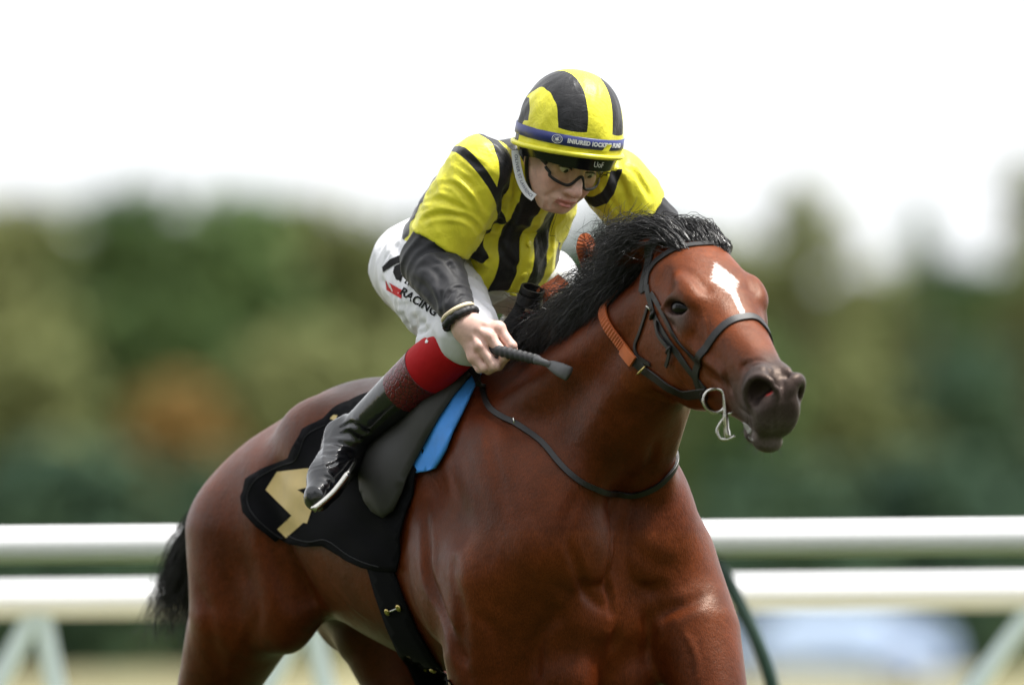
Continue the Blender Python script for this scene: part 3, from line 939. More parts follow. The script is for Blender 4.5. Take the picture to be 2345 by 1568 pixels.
def head_field():
    f = Field([(JO[0]-.2, JO[0]+.16, .003)], [(JO[1]-.12, JO[1]+.12, .003)], [(JO[2]-.22, JO[2]+.12, .003)])
    A = JA
    f.add(ell(jp(-.012, 0, .03), (.098, .075, .095), A), .02)            # skull
    f.add(ell(jp(.035, 0, -.03), (.058, .062, .075), A), .03)            # face block
    f.add(ell(jp(.058, 0, -.097), (.030, .031, .026), A), .03)           # chin
    for e in (-1, 1):
        f.add(cone(jp(-.01, e*.060, -.045), jp(.050, e*.026, -.104), .018, .016), .03)   # jaw
        f.add(ell(jp(.056, e*.044, -.028), (.026, .022, .024), A), .025)     # cheekbone
        f.add(ell(jp(.060, e*.030, -.058), (.022, .024, .026), A), .03)      # cheek
        f.add(cone(jp(.083, e*.012, .018), jp(.068, e*.050, .018), .012, .010), .018)   # brow
        f.sub(ell(jp(.096, e*.034, -.005), (.018, .020, .013), A), .014)     # eye socket
        f.add(ell(jp(.070, e*.033, -.006), (.017, .018, .013), A), .006)     # closed lids round the eye
        f.add(ell(jp(.096, e*.015, -.049), (.013, .010, .010), A), .008)     # nostril wing
        f.sub(ell(jp(.100, e*.009, -.058), (.007, .0045, .006), A), .003)
        f.groove(chain([jp(.095, e*.024, -.045), jp(.085, e*.036, -.065), jp(.074, e*.040, -.082)], [.002]*3), .0035, .005)
        # ear
        f.add(ell(jp(-.012, e*.078, -.010), (.022, .008, .030), A), .006)
        f.sub(ell(jp(-.010, e*.087, -.006), (.011, .005, .017), A), .005)
    f.add(cone(jp(.086, 0, .008), jp(.112, 0, -.042), .010, .0135), .012)   # nose
    f.add(ell(jp(.113, 0, -.046), (.013, .0135, .011), A), .008)
    f.add(ell(jp(.084, 0, -0.0760), (.016, .026, .012), A), .014)             # mouth mound
    f.add(cone(jp(.094, -.019, -0.0775), jp(.094, .019, -0.0775), .0052, .0052), .006)
    f.add(ell(jp(.0985, 0, -0.0765), (.006, .014, .0052), A), .005)
    f.add(ell(jp(.0965, 0, -0.0875), (.0075, .017, .006), A), .005)
    f.groove(chain([jp(.094, -.025, -0.0825), jp(.1035, 0, -0.0818), jp(.094, .025, -0.0825)], [.001]*3), .006, .0025)
    f.groove(chain([jp(.088, -.018, -0.0980), jp(.093, 0, -0.0980), jp(.088, .018, -0.0980)], [.002]*3), .004, .005)
    f.groove(chain([jp(.085, -.036, -0.0880), jp(.080, -.034, -0.1000), jp(.072, -.026, -0.1100)], [.002]*3), .003, .004)
    f.add(cone(jp(-.03, 0, -.04), jp(-.085, 0, -.135)-Zv*.01, .052, .058), .03)   # neck
    return f
jP_, jF_ = head_field().mesh(2)
def paint_skin(P):
    q = (P-JO)@JA
    a, b, c = q[:, 0], q[:, 1], q[:, 2]
    base = np.tile(vec(.76, .51, .43), (len(P), 1))
    def mix(w, col):
        nonlocal base
        w = np.clip(w, 0, 1)[:, None]; base = base*(1-w)+np.asarray(col)*w
    g = lambda x, y, z, r: np.exp(-(((a-x)**2+(np.abs(b)-y)**2+(c-z)**2)/r**2))
    mix(g(.07, .045, -.04, .028)*.55, (.60, .24, .19))
    mix(g(.115, 0, -.048, .016)*.6, (.60, .22, .18))
    lip = ((np.abs(c+.0822) < .0105-.00035*np.abs(b)*1000*.28) & (a > .085) & (np.abs(b) < .025))
    mix(lip*.75, (.52, .15, .14))
    mix(g(.075, 0, -.10, .022)*.35, (.58, .27, .21))
    mix(np.clip(-(c+.06)/.06, 0, 1)*(a < .04)*.2, (.40, .22, .16))
    return base
jC = paint_skin(jP_)

# hand frame helper: skin field in world coordinates
def hand_right():
    Yh = float(loc2w(HP(1062, 735, -.27))[1])
    w = lambda px, py, dy: np.array(WP(px, py, Yh+dy))
    lo = w(1000, 880, -.12); hi = w(1200, 690, .12)
    f = Field([(min(lo[0], hi[0]), max(lo[0], hi[0]), .0027)], [(Yh-.13, Yh+.10, .0027)], [(min(lo[2], hi[2]), max(lo[2], hi[2]), .0027)])
    wr = w(1052, 728, .0)
    f.add(cone(w(1048, 722, .004), w(1066, 748, -.005), .026, .029), .01)
    # back of the hand
    kn = [w(1141, 752, -.030), w(1119, 770, -.044), w(1098, 793, -.046), w(1086, 818, -.038)]
    for q, r in zip(kn, (.0155, .0165, .016, .014)):
        f.add(cone(w(1068, 752, -.005), q, .026, r), .014)
    f.add(ell((kn[1]+wr)/2, (.035, .022, .03)), .02)
    # fingers: proximal piece forward and down, then curled under the palm
    tips = [((1172, 792, -.046), (1160, 812, -.014), (1136, 806, .006)),
            ((1157, 816, -.062), (1142, 838, -.034), (1118, 822, -.008)),
            ((1134, 838, -.062), (1118, 848, -.030), (1100, 832, -.006)),
            ((1108, 842, -.050), (1098, 846, -.020), (1086, 830, .000))]
    for k, (q, t) in enumerate(zip(kn, tips)):
        r = (.0115, .0118, .0112, .0098)[k]
        p1, p2, p3 = (w(*x) for x in t)
        f.add(chain([q, p1, p2, p3], [r*1.18, r, r*.95, r*.85]), .0035)
        f.add(ell(q, (r*1.2, r*1.2, r*1.2)), .014)
        f.add(ell(p1, (r*1.08, r*1.08, r*1.08)), .004)
    for k in range(3):      # tendons and hollows between the knuckles
        m = (kn[k]+kn[k+1])/2
        f.groove(chain([m+vec(0, -.012, .0), m+(wr-m)*.3+vec(0, -.016, 0)], [.002]*2), .003, .007)
    # thumb along the far side, closing on the stick
    f.add(chain([w(1085, 740, .03), w(1130, 760, .03), w(1160, 785, .012), w(1176, 800, -.014)], [.018, .015, .0125, .010]), .012)
    P, F = f.mesh(1)
    return P, F, kn, Yh
rP, rF, KN, YH = hand_right()

def paint_hand(P, kn):
    base = np.tile(vec(.66, .45, .38), (len(P), 1))
    for k in kn:
        d = np.linalg.norm(P-k, axis=1)
        w = np.exp(-(d/.016)**2)[:, None]*.4
        base = base*(1-w)+vec(.60, .24, .20)*w
    return base

jockey = thing('person', loc2w((-.25, 0, 1.0)), 'jockey in yellow and black striped silks crouched forward on the galloping horse', 'person')
def L2W(P): return np.stack([X0+P[:, 0]*CT+P[:, 1]*ST, Y0-P[:, 0]*ST+P[:, 1]*CT, P[:, 2]], 1)
head_o = mesh_np('head', L2W(jP_), jF_, SKIN, jockey, cols=jC)
hand_o = mesh_np('hand', rP, rF, SKIN, jockey, cols=paint_hand(rP, KN))
JHB = bvh_of(L2W(jP_), jF_)

# eyes seen through the goggles
EYEW = simple('eye_white', (.75, .72, .70), .2, var=.03)
IRIS = simple('iris_dark', (.02, .014, .01), .1)
for e in (-1, 1):
    m = MB(); vs, fs = uv_sphere(jp(.0775, e*.033, -.006), (.0125, .0145, .0105), JA, 16, 10)
    m.add([loc2w(v) for v in vs], fs); eo = m.build('eye', EYEW, jockey)
    m = MB(); vs, fs = uv_sphere(jp(.0855, e*.033+.001, -.008), (.0055, .0068, .0068), JA, 12, 8)
    m.add([loc2w(v) for v in vs], fs); m.build('iris', IRIS, eo)
    m = MB(); m.tube(catmull([loc2w(jp(.088, e*.018, .010)), loc2w(jp(.090, e*.032, .016)), loc2w(jp(.080, e*.052, .012))], 5), [.002]*2+[.0035]*7+[.002]*2, 8)
    m.build('eyebrow', simple('brow_hair', (.035, .02, .012), .8), jockey)

for e in (-1, 1):
    m = MB(); m.tube(catmull([loc2w(jp(.084, e*.016, -.006)), loc2w(jp(.0925, e*.027, .0025)), loc2w(jp(.091, e*.039, .0025)), loc2w(jp(.080, e*.051, -.004))], 5), [.0012]*3+[.0022]*10+[.0012]*3, 6)
    m.build('eyelash', simple('lash_hair', (.03, .018, .012), .8), jockey)

# ------------------------------------------------------------------ silks
SR = HP(1090, 412, -.160); SL = HP(1418, 430, .172)
ER = HP(985, 598, -.235); EL = HP(1492, 520, .27)
WR = HP(1050, 712, -.272); WL = HP(1440, 625, .15)
WA = vec(-.25, 0, 1.825); NB = vec(.085, .005, 2.055)
tax = unit(NB-WA); tl = unit(vec(-.10, 1, 0)-tax*(vec(-.10, 1, 0)@tax)); tup = np.cross(tax, tl); 
if tup[2] < 0: tup = -tup
TA = np.stack([tax, tup, tl], 1)

TORSO = loft(WA, TA, [(-.10, .095, -.115, .150, 1), (-.02, .112, -.135, .158, 1), (.08, .122, -.150, .168, 1), (.17, .125, -.145, .178, 1), (.26, .120, -.115, .178, 1),
                       (.33, .100, -.085, .150, 1), (.38, .075, -.065, .095, 1), (.41, .055, -.05, .06, 1)], 2.3)
SLV_R = chain([SR+(ER-SR)*-.12, SR+(ER-SR)*.3, SR+(ER-SR)*.76], [.078, .080, .073])
SLV_L = chain([SL+(EL-SL)*-.12, SL+(EL-SL)*.3, SL+(EL-SL)*.62], [.076, .076, .070])
CUT_R = (SR+(ER-SR)*.78, unit(ER-SR)); CUT_L = (SL+(EL-SL)*.55, unit(EL-SL))

def folds(X, Y, Z, comps):    # ridged cloth folds, metres
    t = 0
    for kx, ky, kz, ph, amp, wob in comps:
        s = kx*X+ky*Y+kz*Z+ph
        s = s+wob*np.sin(.45*ky*X-.6*kx*Y+.5*kz*Z+ph*2.1)
        t = t+amp*(1-np.abs(np.sin(s))**.7)
    return t

def jersey_field():
    f = Field([(-.42, .40, .0048)], [(-.36, .40, .0048)], [(1.66, 2.20, .0048)])
    f.add(TORSO, .02)
    f.add(ell(WA+TA@vec(.15, -.125, -.01), (.10, .065, .13), TA), .05)          # blouse hanging at the front
    f.add(cone(jp(-.045, 0, -.092), jp(-.085, 0, -.16), .062, .080), .03)      # collar
    for sh, el, sv in ((SR, ER, SLV_R), (SL, EL, SLV_L)):
        f.add(sv, .045)
    # open the sleeve ends
    X, Y, Z = f.g[0][:, None, None], f.g[1][None, :, None], f.g[2][None, None, :]
    for (o, n), sd in ((CUT_R, -1), (CUT_L, 1)):
        pl = ((X-o[0])*n[0]+(Y-o[1])*n[1]+(Z-o[2])*n[2])
        near = np.sqrt((X-o[0])**2+(Y-o[1])**2+(Z-o[2])**2)
        f.v = np.where(near < .15, np.maximum(f.v, pl), f.v)
    # waist: the jersey ends where it is tucked in
    qx, qy, qz = X-WA[0], Y-WA[1], Z-WA[2]
    qu = qx*tax[0]+qy*tax[1]+qz*tax[2]; qn = qx*tup[0]+qy*tup[1]+qz*tup[2]
    f.v = np.maximum(f.v, ((.036-.62*qn)-qu)*.8).astype(np.float32)
    # armhole creases and folds
    for sh, el, sd in ((SR, ER, -1), (SL, EL, 1)):
        f.groove(chain([sh+tax*.08+tup*.07-tl*sd*.03, sh+tax*.05-tl*sd*.045-tup*.05, sh-tax*.05-tl*sd*.02-tup*.12], [.003]*3), .010, .014)
    f.v += folds(X, Y, Z, [(38, 22, 30, .4, -.0035, .9), (-26, 40, 24, 1.7, -.0030, 1.2), (64, -30, 52, 2.2, -.0016, 1.1)]).astype(np.float32)
    a = ER-SR; a = a/np.linalg.norm(a)
    return f
jf_ = jersey_field()
yP, yF = jf_.mesh(1)
# stripe coordinate across the body, and which side of the armhole
def stripe_attr(P):
    q = (P-WA)@TA
    lat = q[:, 2]+.006
    dR, dL = (fn(P[:, 0], P[:, 1], P[:, 2]) for fn in (SLV_R[0], SLV_L[0]))
    dT = TORSO[0](P[:, 0], P[:, 1], P[:, 2])
    sR = 1.3*((P-SR)@unit(ER-SR)+.02)+(np.abs(lat)-.190)
    sL = .75*((P-SL)@unit(EL-SL)+.035)+(np.abs(lat)-.100)
    arm = np.minimum(dT-np.minimum(dR, dL), np.where(lat < 0, sR, sL))          # > 0 on a sleeve
    arm = np.where((lat > .075) & (q[:, 1] > -.115), np.maximum(arm, .03), arm)      # far shoulder is all sleeve
    return lat, arm, q[:, 0], q[:, 1]
lat, arm, tu, tn = stripe_attr(yP)
yW = crease(np.stack([X0+yP[:, 0]*CT+yP[:, 1]*ST, Y0-yP[:, 0]*ST+yP[:, 1]*CT, yP[:, 2]], 1), yF, [
    ([(1014, 367), (1035, 394), (1076, 420), (1105, 461), (1114, 490)], .006, .008), ([(988, 394), (1023, 408), (1058, 438), (1087, 478), (1105, 502)], .006, .008),
    ([(976, 461), (1011, 458), (1046, 473), (1081, 490), (1105, 508)], .006, .008), ([(968, 505), (1000, 492), (1046, 493), (1081, 508), (1096, 530)], .009, .007),
    ([(1029, 332), (1058, 353), (1087, 373), (1111, 385)], .005, .008), ([(1010, 420), (1040, 425), (1070, 452)], .004, .006), ([(1060, 380), (1095, 420), (1120, 460)], .004, .006),
    ([(960, 470), (985, 445), (1000, 430)], .004, .007), ([(950, 500), (970, 480), (990, 470)], .004, .006),
    ([(1156, 430), (1152, 478), (1134, 519), (1100, 540)], .010, .009), ([(1184, 420), (1175, 484), (1152, 549), (1120, 600)], .006, .010),
    ([(1076, 584), (1117, 595), (1131, 607)], .005, .008), ([(1225, 500), (1215, 560), (1190, 610)], .005, .009), ([(1262, 500), (1262, 560), (1240, 610)], .004, .008),
    ([(1300, 480), (1300, 540), (1285, 590)], .005, .009), ([(1180, 350), (1195, 390), (1200, 440)], .004, .008), ([(1090, 300), (1120, 330), (1150, 370)], .004, .007),
    ([(1400, 390), (1425, 425), (1440, 470)], .005, .008), ([(1440, 380), (1470, 420), (1490, 455)], .005, .008), ([(1380, 420), (1400, 460), (1420, 490)], .005, .007),
    ([(1140, 560), (1170, 600), (1200, 620)], .004, .008),
])

def silk_mat(name, jersey):
    m, nt, bs = new_mat(name)
    Yc, Bc = (.86, .80, .050), (.011, .011, .014)
    if jersey:
        l = math_n(nt, 'ABSOLUTE', attr(nt, 'lat'))
        b1 = math_n(nt, 'MULTIPLY', math_n(nt, 'GREATER_THAN', l, .020), math_n(nt, 'LESS_THAN', l, .070))
        b2 = math_n(nt, 'MULTIPLY', math_n(nt, 'GREATER_THAN', l, .112), math_n(nt, 'LESS_THAN', l, .158))
        a = attr(nt, 'arm')
        slv = math_n(nt, 'GREATER_THAN', a, .012)
        hem = math_n(nt, 'MULTIPLY', math_n(nt, 'GREATER_THAN', a, -.024), math_n(nt, 'LESS_THAN', a, .012))
        blk = math_n(nt, 'MAXIMUM', math_n(nt, 'MAXIMUM', b1, b2), hem)
        blk = math_n(nt, 'MULTIPLY', blk, math_n(nt, 'SUBTRACT', 1.0, slv))
    else:
        blk = attr(nt, 'blk'); blk = math_n(nt, 'GREATER_THAN', blk, 0.0)
    col = mixc(nt, blk, Yc, Bc)
    v = noise(nt, 14, 4, .6)
    col = mixc(nt, 1.0, col, ramp(nt, v, [(.3, (.88, .86, .8)), (.7, (1.06, 1.06, 1.05))]), 'MULTIPLY')
    nt.links.new(col, bs.inputs['Base Color'])
    bs.inputs['Roughness'].default_value = .46
    bs.inputs['Specular IOR Level'].default_value = .35
    bs.inputs['Sheen Weight'].default_value = .1
    b1 = bump(nt, bs, noise(nt, 16, 4, .55, stretch=(1.6, .7, .8, .3, .5, .2), dist=1.2), .38, .008)
    b1 = bump(nt, bs, noise(nt, 42, 3, .5, stretch=(.5, 1.6, 1.0, .4, .2, .8), dist=1.6), .32, .004, b1)
    b2 = bump(nt, bs, noise(nt, 700, 2), .12, .0005, b1)
    return m
SILK = silk_mat('striped_silk', True)
jersey = mesh_np('jersey', yW, yF, SILK, jockey, attrs={'lat': lat, 'arm': arm})
JB = bvh_of(yW, yF)
YEL = simple('yellow_silk', (.86, .80, .050), .36, var=.06, nscale=20, bstr=.4, bscale=40, bdist=.004)

# placket and buttons down the front, collar, hem
def on_jersey(lateral, u):    # point on the front of the jersey
    o = Vector(loc2w(WA+TA@vec(u, -.5, lateral))); d = Vector(loc2w(WA+TA@vec(u, .5, lateral)))-o
    h = JB.ray_cast(o, d.normalized()); return h
m = MB(); row = []
us = np.linspace(.12, .285, 20)
for u in us:
    r = []
    for l in (-.019, -.0185, .0185, .019):
        h = on_jersey(l-.006, u)
        if h[0] is None: r = None; break
        r.append(h[0]+h[1]*(.004 if abs(l) < .0188 else .0))
    if r: row.append(r)
vs = [p for r in row for p in r]; fs = [(4*i+k, 4*i+k+1, 4*i+k+5, 4*i+k+4) for i in range(len(row)-1) for k in range(3)]
m.add(vs, fs); plk = m.build('placket', YEL, jersey)
for u in (.15, .205, .26):
    h = on_jersey(-.006, u)
    if h[0] is None: continue
    b = MB(); n = h[1]
    b.tube([h[0]+n*.003, h[0]+n*.0075, h[0]+n*.0085], [.0085, .0085, .006], 14); b.build('button', YEL, plk)

# black lower sleeves
def sleeve(sh, el, wr, rad, sd, lo, hi):
    f = Field([(lo[0], hi[0], .0045)], [(lo[1], hi[1], .0045)], [(lo[2], hi[2], .0045)])
    up = sh+(el-sh)*.45
    f.add(chain([up, sh+(el-sh)*.8, el, el+(wr-el)*.35, el+(wr-el)*.75, wr], rad), .02)
    X, Y, Z = f.g[0][:, None, None], f.g[1][None, :, None], f.g[2][None, None, :]
    d = unit(wr-el)
    s = (X-el[0])*d[0]+(Y-el[1])*d[1]+(Z-el[2])*d[2]
    f.v += (-.0035*(1-np.abs(np.sin(s*60+X*30-Z*26))**.7)*np.exp(-((s-.0)/.10)**2)).astype(np.float32)
    f.v += (-.003*(1-np.abs(np.sin(s*95+2*np.sin(X*40+Y*30)))**.8)*np.exp(-((s-.19)/.05)**2)).astype(np.float32)
    f.v += folds(X, Y, Z, [(30, 44, -28, .8, -.0022, 1.3)]).astype(np.float32)
    for q, ang in ((el+d*.02, 0), (el-unit(el-sh)*.02, 1)):
        f.groove(chain([q+VIEW*.07+vec(.0, -.04, .02), q+VIEW*.075+vec(.03, .02, -.01), q+VIEW*.06+vec(.07, .05, .03)], [.002]*3), .006, .006)
    return f.mesh(1)
DARKSLV = simple('black_sleeve_cloth', (.011, .011, .0145), .62, var=.2, nscale=25, bstr=.22, bscale=22, bdist=.004, spec=.35, sheen=.12)
for sh, el, wr, rad, sd in ((SR, ER, WR, [.060, .066, .068, .061, .046, .036], -1), (SL, EL, WL, [.058, .064, .066, .058, .044, .036], 1)):
    pts = np.array([sh, el, wr]); lo = pts.min(0)-.11; hi = pts.max(0)+.11
    P, F = sleeve(sh, el, wr, rad, sd, lo, hi)
    W = L2W(P)
    if sd < 0:
        W = crease(W, F, [([(953, 592), (965, 581), (1000, 572), (1041, 581)], .005, .009), ([(1005, 585), (1029, 607), (1046, 630)], .005, .008), ([(1030, 668), (1046, 657), (1064, 660)], .005, .005),
            ([(945, 640), (975, 660), (1000, 700)], .005, .010), ([(960, 610), (985, 612), (1010, 640), (1020, 680)], .004, .008), ([(1020, 690), (1030, 672), (1042, 668)], .005, .005),
            ([(1045, 690), (1058, 676), (1066, 680)], .004, .004), ([(960, 545), (1000, 540), (1040, 560)], .004, .008), ([(1000, 640), (1010, 680), (1015, 715)], .004, .007)])
    so = mesh_np('sleeve', W, F, DARKSLV, jockey)

# wrist bands of the right arm
wd = unit(np.array(WP(1062, 745, YH))-np.array(loc2w(WR)))
def ring_at(c, ax, r, n=28, squash=1.0, up=None):
    ax = Vector(ax).normalized(); a = ax.orthogonal().normalized(); b = ax.cross(a)
    return [Vector(c)+r*(math.cos(2*math.pi*k/n)*a+math.sin(2*math.pi*k/n)*b) for k in range(n)]
CREAM = simple('cream_band', (.75, .62, .42), .6, var=.05)
BLACKEL = simple('black_elastic', (.012, .012, .014), .55, bstr=.4, bscale=120)
wc = np.array(WP(1051, 722, YH)); ax = unit(np.array(WP(1075, 765, YH-.015))-np.array(WP(1030, 685, YH+.01)))
m = MB(); m.tube(ring_at(wc-ax*.006, ax, .0375), .0055, 8, closed=True); m.build('wrist_band', CREAM, jockey)
m = MB()
pts = ring_at(wc+ax*.008, ax, .0365, 44)
m.tube(pts, [.0095+.0016*math.sin(k*2.1)+.001*math.sin(k*4.7) for k in range(44)], 10, closed=True); m.build('wrist_strap', BLACKEL, jockey)
# ------------------------------------------------------------------ helmet, goggles
KP = R(13)
RMK = roll_mat(VIEW, R(-3))
kf = RMK@(vec(1, 0, 0)*math.cos(KP)-Zv*math.sin(KP)); ku = RMK@(Zv*math.cos(KP)+vec(1, 0, 0)*math.sin(KP)); kl = RMK@vec(0, 1, 0)
KA = np.stack([kf, kl, ku], 1)
KO = HP(1303, 318, 0.0)
HR = vec(.134, .116, .158)
def kp(q): return KO+KA@np.asarray(q, float)
def brim_h(az):              # height of the cover's edge round the head; az 0 = front
    return -.012-.020*(1-math.cos(az))*.5+.0*az
def hel(az, h, off=0.0):     # point of the helmet shell at a height
    t = max(-1, min(1, h/HR[2])); c = (1-abs(t)**2.25)**(1/2.25)
    n = vec(math.cos(az)/HR[0], math.sin(az)/HR[1], t/HR[2]*1.0); n = unit(n)
    return vec(HR[0]*c*math.cos(az), HR[1]*c*math.sin(az), h)+n*off, n
NA_, NH = 96, 40
P, lt, fw, hh = [], [], [], []
for j in range(NH+1):
    for i in range(NA_):
        az = 2*math.pi*i/NA_
        b = brim_h(az); s = j/NH
        h = b+(HR[2]-b)*math.sin(s*math.pi/2)
        q, n = hel(az, h)
        q = q+n*(.0016*math.sin(az*9+h*40)*math.cos(s*1.5)+.0012*math.sin(az*17-h*70))*(1-s)
        P.append(kp(q)); lt.append(q[1]); fw.append(q[0]); hh.append(q[2])
F = [(j*NA_+i, j*NA_+(i+1) % NA_, (j+1)*NA_+(i+1) % NA_, (j+1)*NA_+i) for j in range(NH) for i in range(NA_)]
lt, fw, hh = map(np.array, (lt, fw, hh))
al = np.abs(lt+.003)
blk = np.maximum(.0265-np.abs(al-.0595), np.minimum(.02*(1-((fw+.050)/.050)**2-((hh+.0)/.078)**2), al-.060))
hemh = np.array([(-.012-.020*(1-x/.134)*.5)+.027+.004*(1-x/.134)+.0195 for x in fw])
blk = np.where((hh < hemh) & (fw > -.03), -.02, blk)
helmet = mesh_np('helmet', L2W(np.array(P)), F, silk_mat('cap_silk', False), jockey, attrs={'blk': blk})
# rolled yellow edge
m = MB()
m.tube([loc2w(kp(hel(2*math.pi*i/72, brim_h(2*math.pi*i/72), .004)[0])) for i in range(72)], .0062, 8, closed=True)
m.build('cover_edge', YEL, helmet)
# blue band with lettering
NAVY = simple('navy_band', (.020, .030, .16), .4, var=.1, nscale=30, bstr=.2, bscale=90)
WHT = simple('white_print', (.8, .8, .8), .5, var=.02)
def band_h(az): return brim_h(az)+.027+.004*(1-math.cos(az))
BW = .0125
vs, fs = [], []
for i in range(97):
    az = 2*math.pi*i/96
    for k, (dh, of) in enumerate(((-BW, .001), (-BW+.001, .0035), (BW-.001, .0035), (BW, .001))):
        vs.append(loc2w(kp(hel(az, band_h(az)+dh, of)[0])))
for i in range(96):
    for k in range(3): fs.append((4*i+k, 4*i+4+k, 4*i+5+k, 4*i+1+k))
m = MB(); m.add(vs, fs); band = m.build('head_band', NAVY, helmet)

def text_verts(body, size, bold=0.0, spacing=1.0):
    cu = bpy.data.curves.new('t', 'FONT'); cu.body = body; cu.size = size; cu.align_x = 'CENTER'; cu.align_y = 'CENTER'
    cu.offset = bold; cu.space_character = spacing
    to = bpy.data.objects.new('t', cu); COL.objects.link(to)
    dg = bpy.context.evaluated_depsgraph_get(); dg.update()
    me = to.evaluated_get(dg).to_mesh()
    v = [tuple(p.co) for p in me.vertices]; f = [tuple(p.vertices) for p in me.polygons]
    to.evaluated_get(dg).to_mesh_clear()
    bpy.data.objects.remove(to); bpy.data.curves.remove(cu)
    return v, f
def text_on(body, size, warp, mat, parent, name='lettering', bold=0.0, spacing=1.0):
    v, f = text_verts(body, size, bold, spacing)
    m = MB(); m.add([warp(a, b) for a, b, _ in v], f)
    o = m.build(name, mat, parent, smooth=False); o['kind'] = 'stuff'
    return o
RB = .125
def band_warp(az0, up):
    def w(a, b):
        az = az0+a/RB
        return loc2w(kp(hel(az, band_h(az)+b, up)[0]))
    return w
text_on('INJURED JOCKEYS FUND', .0128, band_warp(-.05, .0042), WHT, band, bold=.0009, spacing=1.1)
# round badge on the band
m = MB()
bw = band_warp(-.86, .0043)
for r0, r1, n in ((.0088, .0100, 36), (.0060, .0066, 30)):
    vs = [bw(math.cos(t)*r*1.25, math.sin(t)*r) for r in (r0, r1) for t in [2*math.pi*k/n for k in range(n)]]
    m.add(vs, [(k, (k+1) % n, n+(k+1) % n, n+k) for k in range(n)])
o = m.build('badge', WHT, band, smooth=False); o['kind'] = 'stuff'
m = MB()
fig = [(-.0028, -.0035), (.0005, -.0042), (.0034, -.003), (.0042, .0), (.002, .0005), (.0032, .0035), (.0008, .0045), (-.0004, .0018), (-.003, .0025), (-.0042, .0)]
m.add([bw(a*1.15, b) for a, b in fig], [tuple(range(len(fig)))]); m.build('badge_figure', WHT, band, smooth=False)
# yellow ribbon end crossing the band
m = MB()
rb = [(-.012, -BW-.001), (.008, -BW-.001), (.017, .002), (.003, .003)]
w6 = band_warp(.10, .0056)
m.add([w6(a, b) for a, b in rb], [(0, 1, 2, 3)]); m.build('ribbon_end', YEL, band, smooth=False)
# black shell below the cover
GLOSSB = simple('gloss_black_shell', (.006, .006, .007), .16, var=.1)
vs, fs = [], []
def shell_low(az):
    front = max(0.0, math.cos(az))
    side = math.exp(-((abs(math.atan2(math.sin(az), math.cos(az)))-1.75)/.32)**2)
    return .014+.022*front**.7+.016*side
for i in range(72):
    az = 2*math.pi*i/72
    b = brim_h(az)
    for k in range(6):
        t = k/5
        q, n = hel(az, b-shell_low(az)*t)
        q = hel(az, b)[0]*vec(1, 1, 0)*(.985-.06*t)+vec(0, 0, b-shell_low(az)*t)
        vs.append(loc2w(kp(q)))
for i in range(72):
    j = (i+1) % 72
    for k in range(5): fs.append((6*i+k, 6*j+k, 6*j+k+1, 6*i+k+1))
m = MB(); m.add(vs, fs); shell = m.build('helmet_shell', GLOSSB, helmet)
def shell_warp(az0, dz):
    def w(a, b):
        az = az0+a/.12; bb = brim_h(az)-.020+b
        q = hel(az, brim_h(az))[0]*vec(1, 1, 0)*(.985-.06*.55)
        q = q*vec(1.022, 1.022, 0)+vec(0, 0, bb)
        return loc2w(kp(q))
    return w
text_on('UoF', .0175, shell_warp(.06, 0), simple('silver_print', (.55, .55, .5), .3, var=.05), shell, bold=.0004)

# goggles: clear wrap lens in a black frame
LENS, nt, bs = new_mat('pale_yellow_lens')
nt.nodes.remove(bs)
tr = nt.nodes.new('ShaderNodeBsdfTransparent'); tr.inputs[0].default_value = (.992, .978, .90, 1)
gl = nt.nodes.new('ShaderNodeBsdfGlossy'); gl.inputs['Roughness'].default_value = .04
lwt = nt.nodes.new('ShaderNodeLayerWeight'); lwt.inputs[0].default_value = .5
facing = math_n(nt, 'MULTIPLY_ADD', math_n(nt, 'POWER', lwt.outputs['Facing'], 3.0), .30, .035)
ms = nt.nodes.new('ShaderNodeMixShader')
nt.links.new(facing, ms.inputs[0]); nt.links.new(tr.outputs[0], ms.inputs[1]); nt.links.new(gl.outputs[0], ms.inputs[2])
nt.links.new(ms.outputs[0], nt.nodes['Material Output'].inputs['Surface'])
def gp(t, c, out=0.0):       # wrap surface: t across (-1..1), c height
    a = t*1.18
    return jp((.094+out)*math.cos(a)**.55*1.02+.008, (.074+out)*math.sin(a)*1.02, c)
def g_low(t):
    notch = math.exp(-(t/.15)**2)
    return -.036+.030*notch+.012*abs(t)**3+.006*(abs(t) > .8)
def g_top(t): return .022-.004*abs(t)
N = 44
vs, fs = [], []
for side in (0.0, .0016):
    for i in range(N+1):
        t = -1+2*i/N
        for k in range(5):
            vs.append(loc2w(gp(t, g_low(t)+(g_top(t)-g_low(t))*k/4, .004+side)))
M1 = (N+1)*5
for i in range(N):
    for k in range(4):
        a, b, c, d = i*5+k, (i+1)*5+k, (i+1)*5+k+1, i*5+k+1
        fs.append((a, d, c, b)); fs.append((M1+a, M1+b, M1+c, M1+d))
for i in range(N):
    for k in (0, 4):
        a, b = i*5+k, (i+1)*5+k
        fs.append((a, b, M1+b, M1+a) if k == 0 else (a, M1+a, M1+b, b))
for k in range(4):
    a, b = k, k+1; fs.append((a, M1+a, M1+b, b)); a, b = N*5+k, N*5+k+1; fs.append((a, b, M1+b, M1+a))
m = MB(); m.add(vs, fs); 
goggles = thing('goggles', loc2w(jp(.09, 0, 0)), 'clear yellow tinted racing goggles with black frame on the jockey', 'goggles')
m.build('lens', LENS, goggles)
RUB = simple('black_rubber', (.010, .010, .011), .45, var=.15)
m = MB(); m.tube([loc2w(gp(-1+2*i/60, g_low(-1+2*i/60), .004)) for i in range(61)], [.0036]*61, 8); m.build('frame', RUB, goggles)
m = MB(); m.tube([loc2w(gp(-1+2*i/30, g_top(-1+2*i/30), .004)) for i in range(31)], .003, 8); m.build('frame', RUB, goggles)
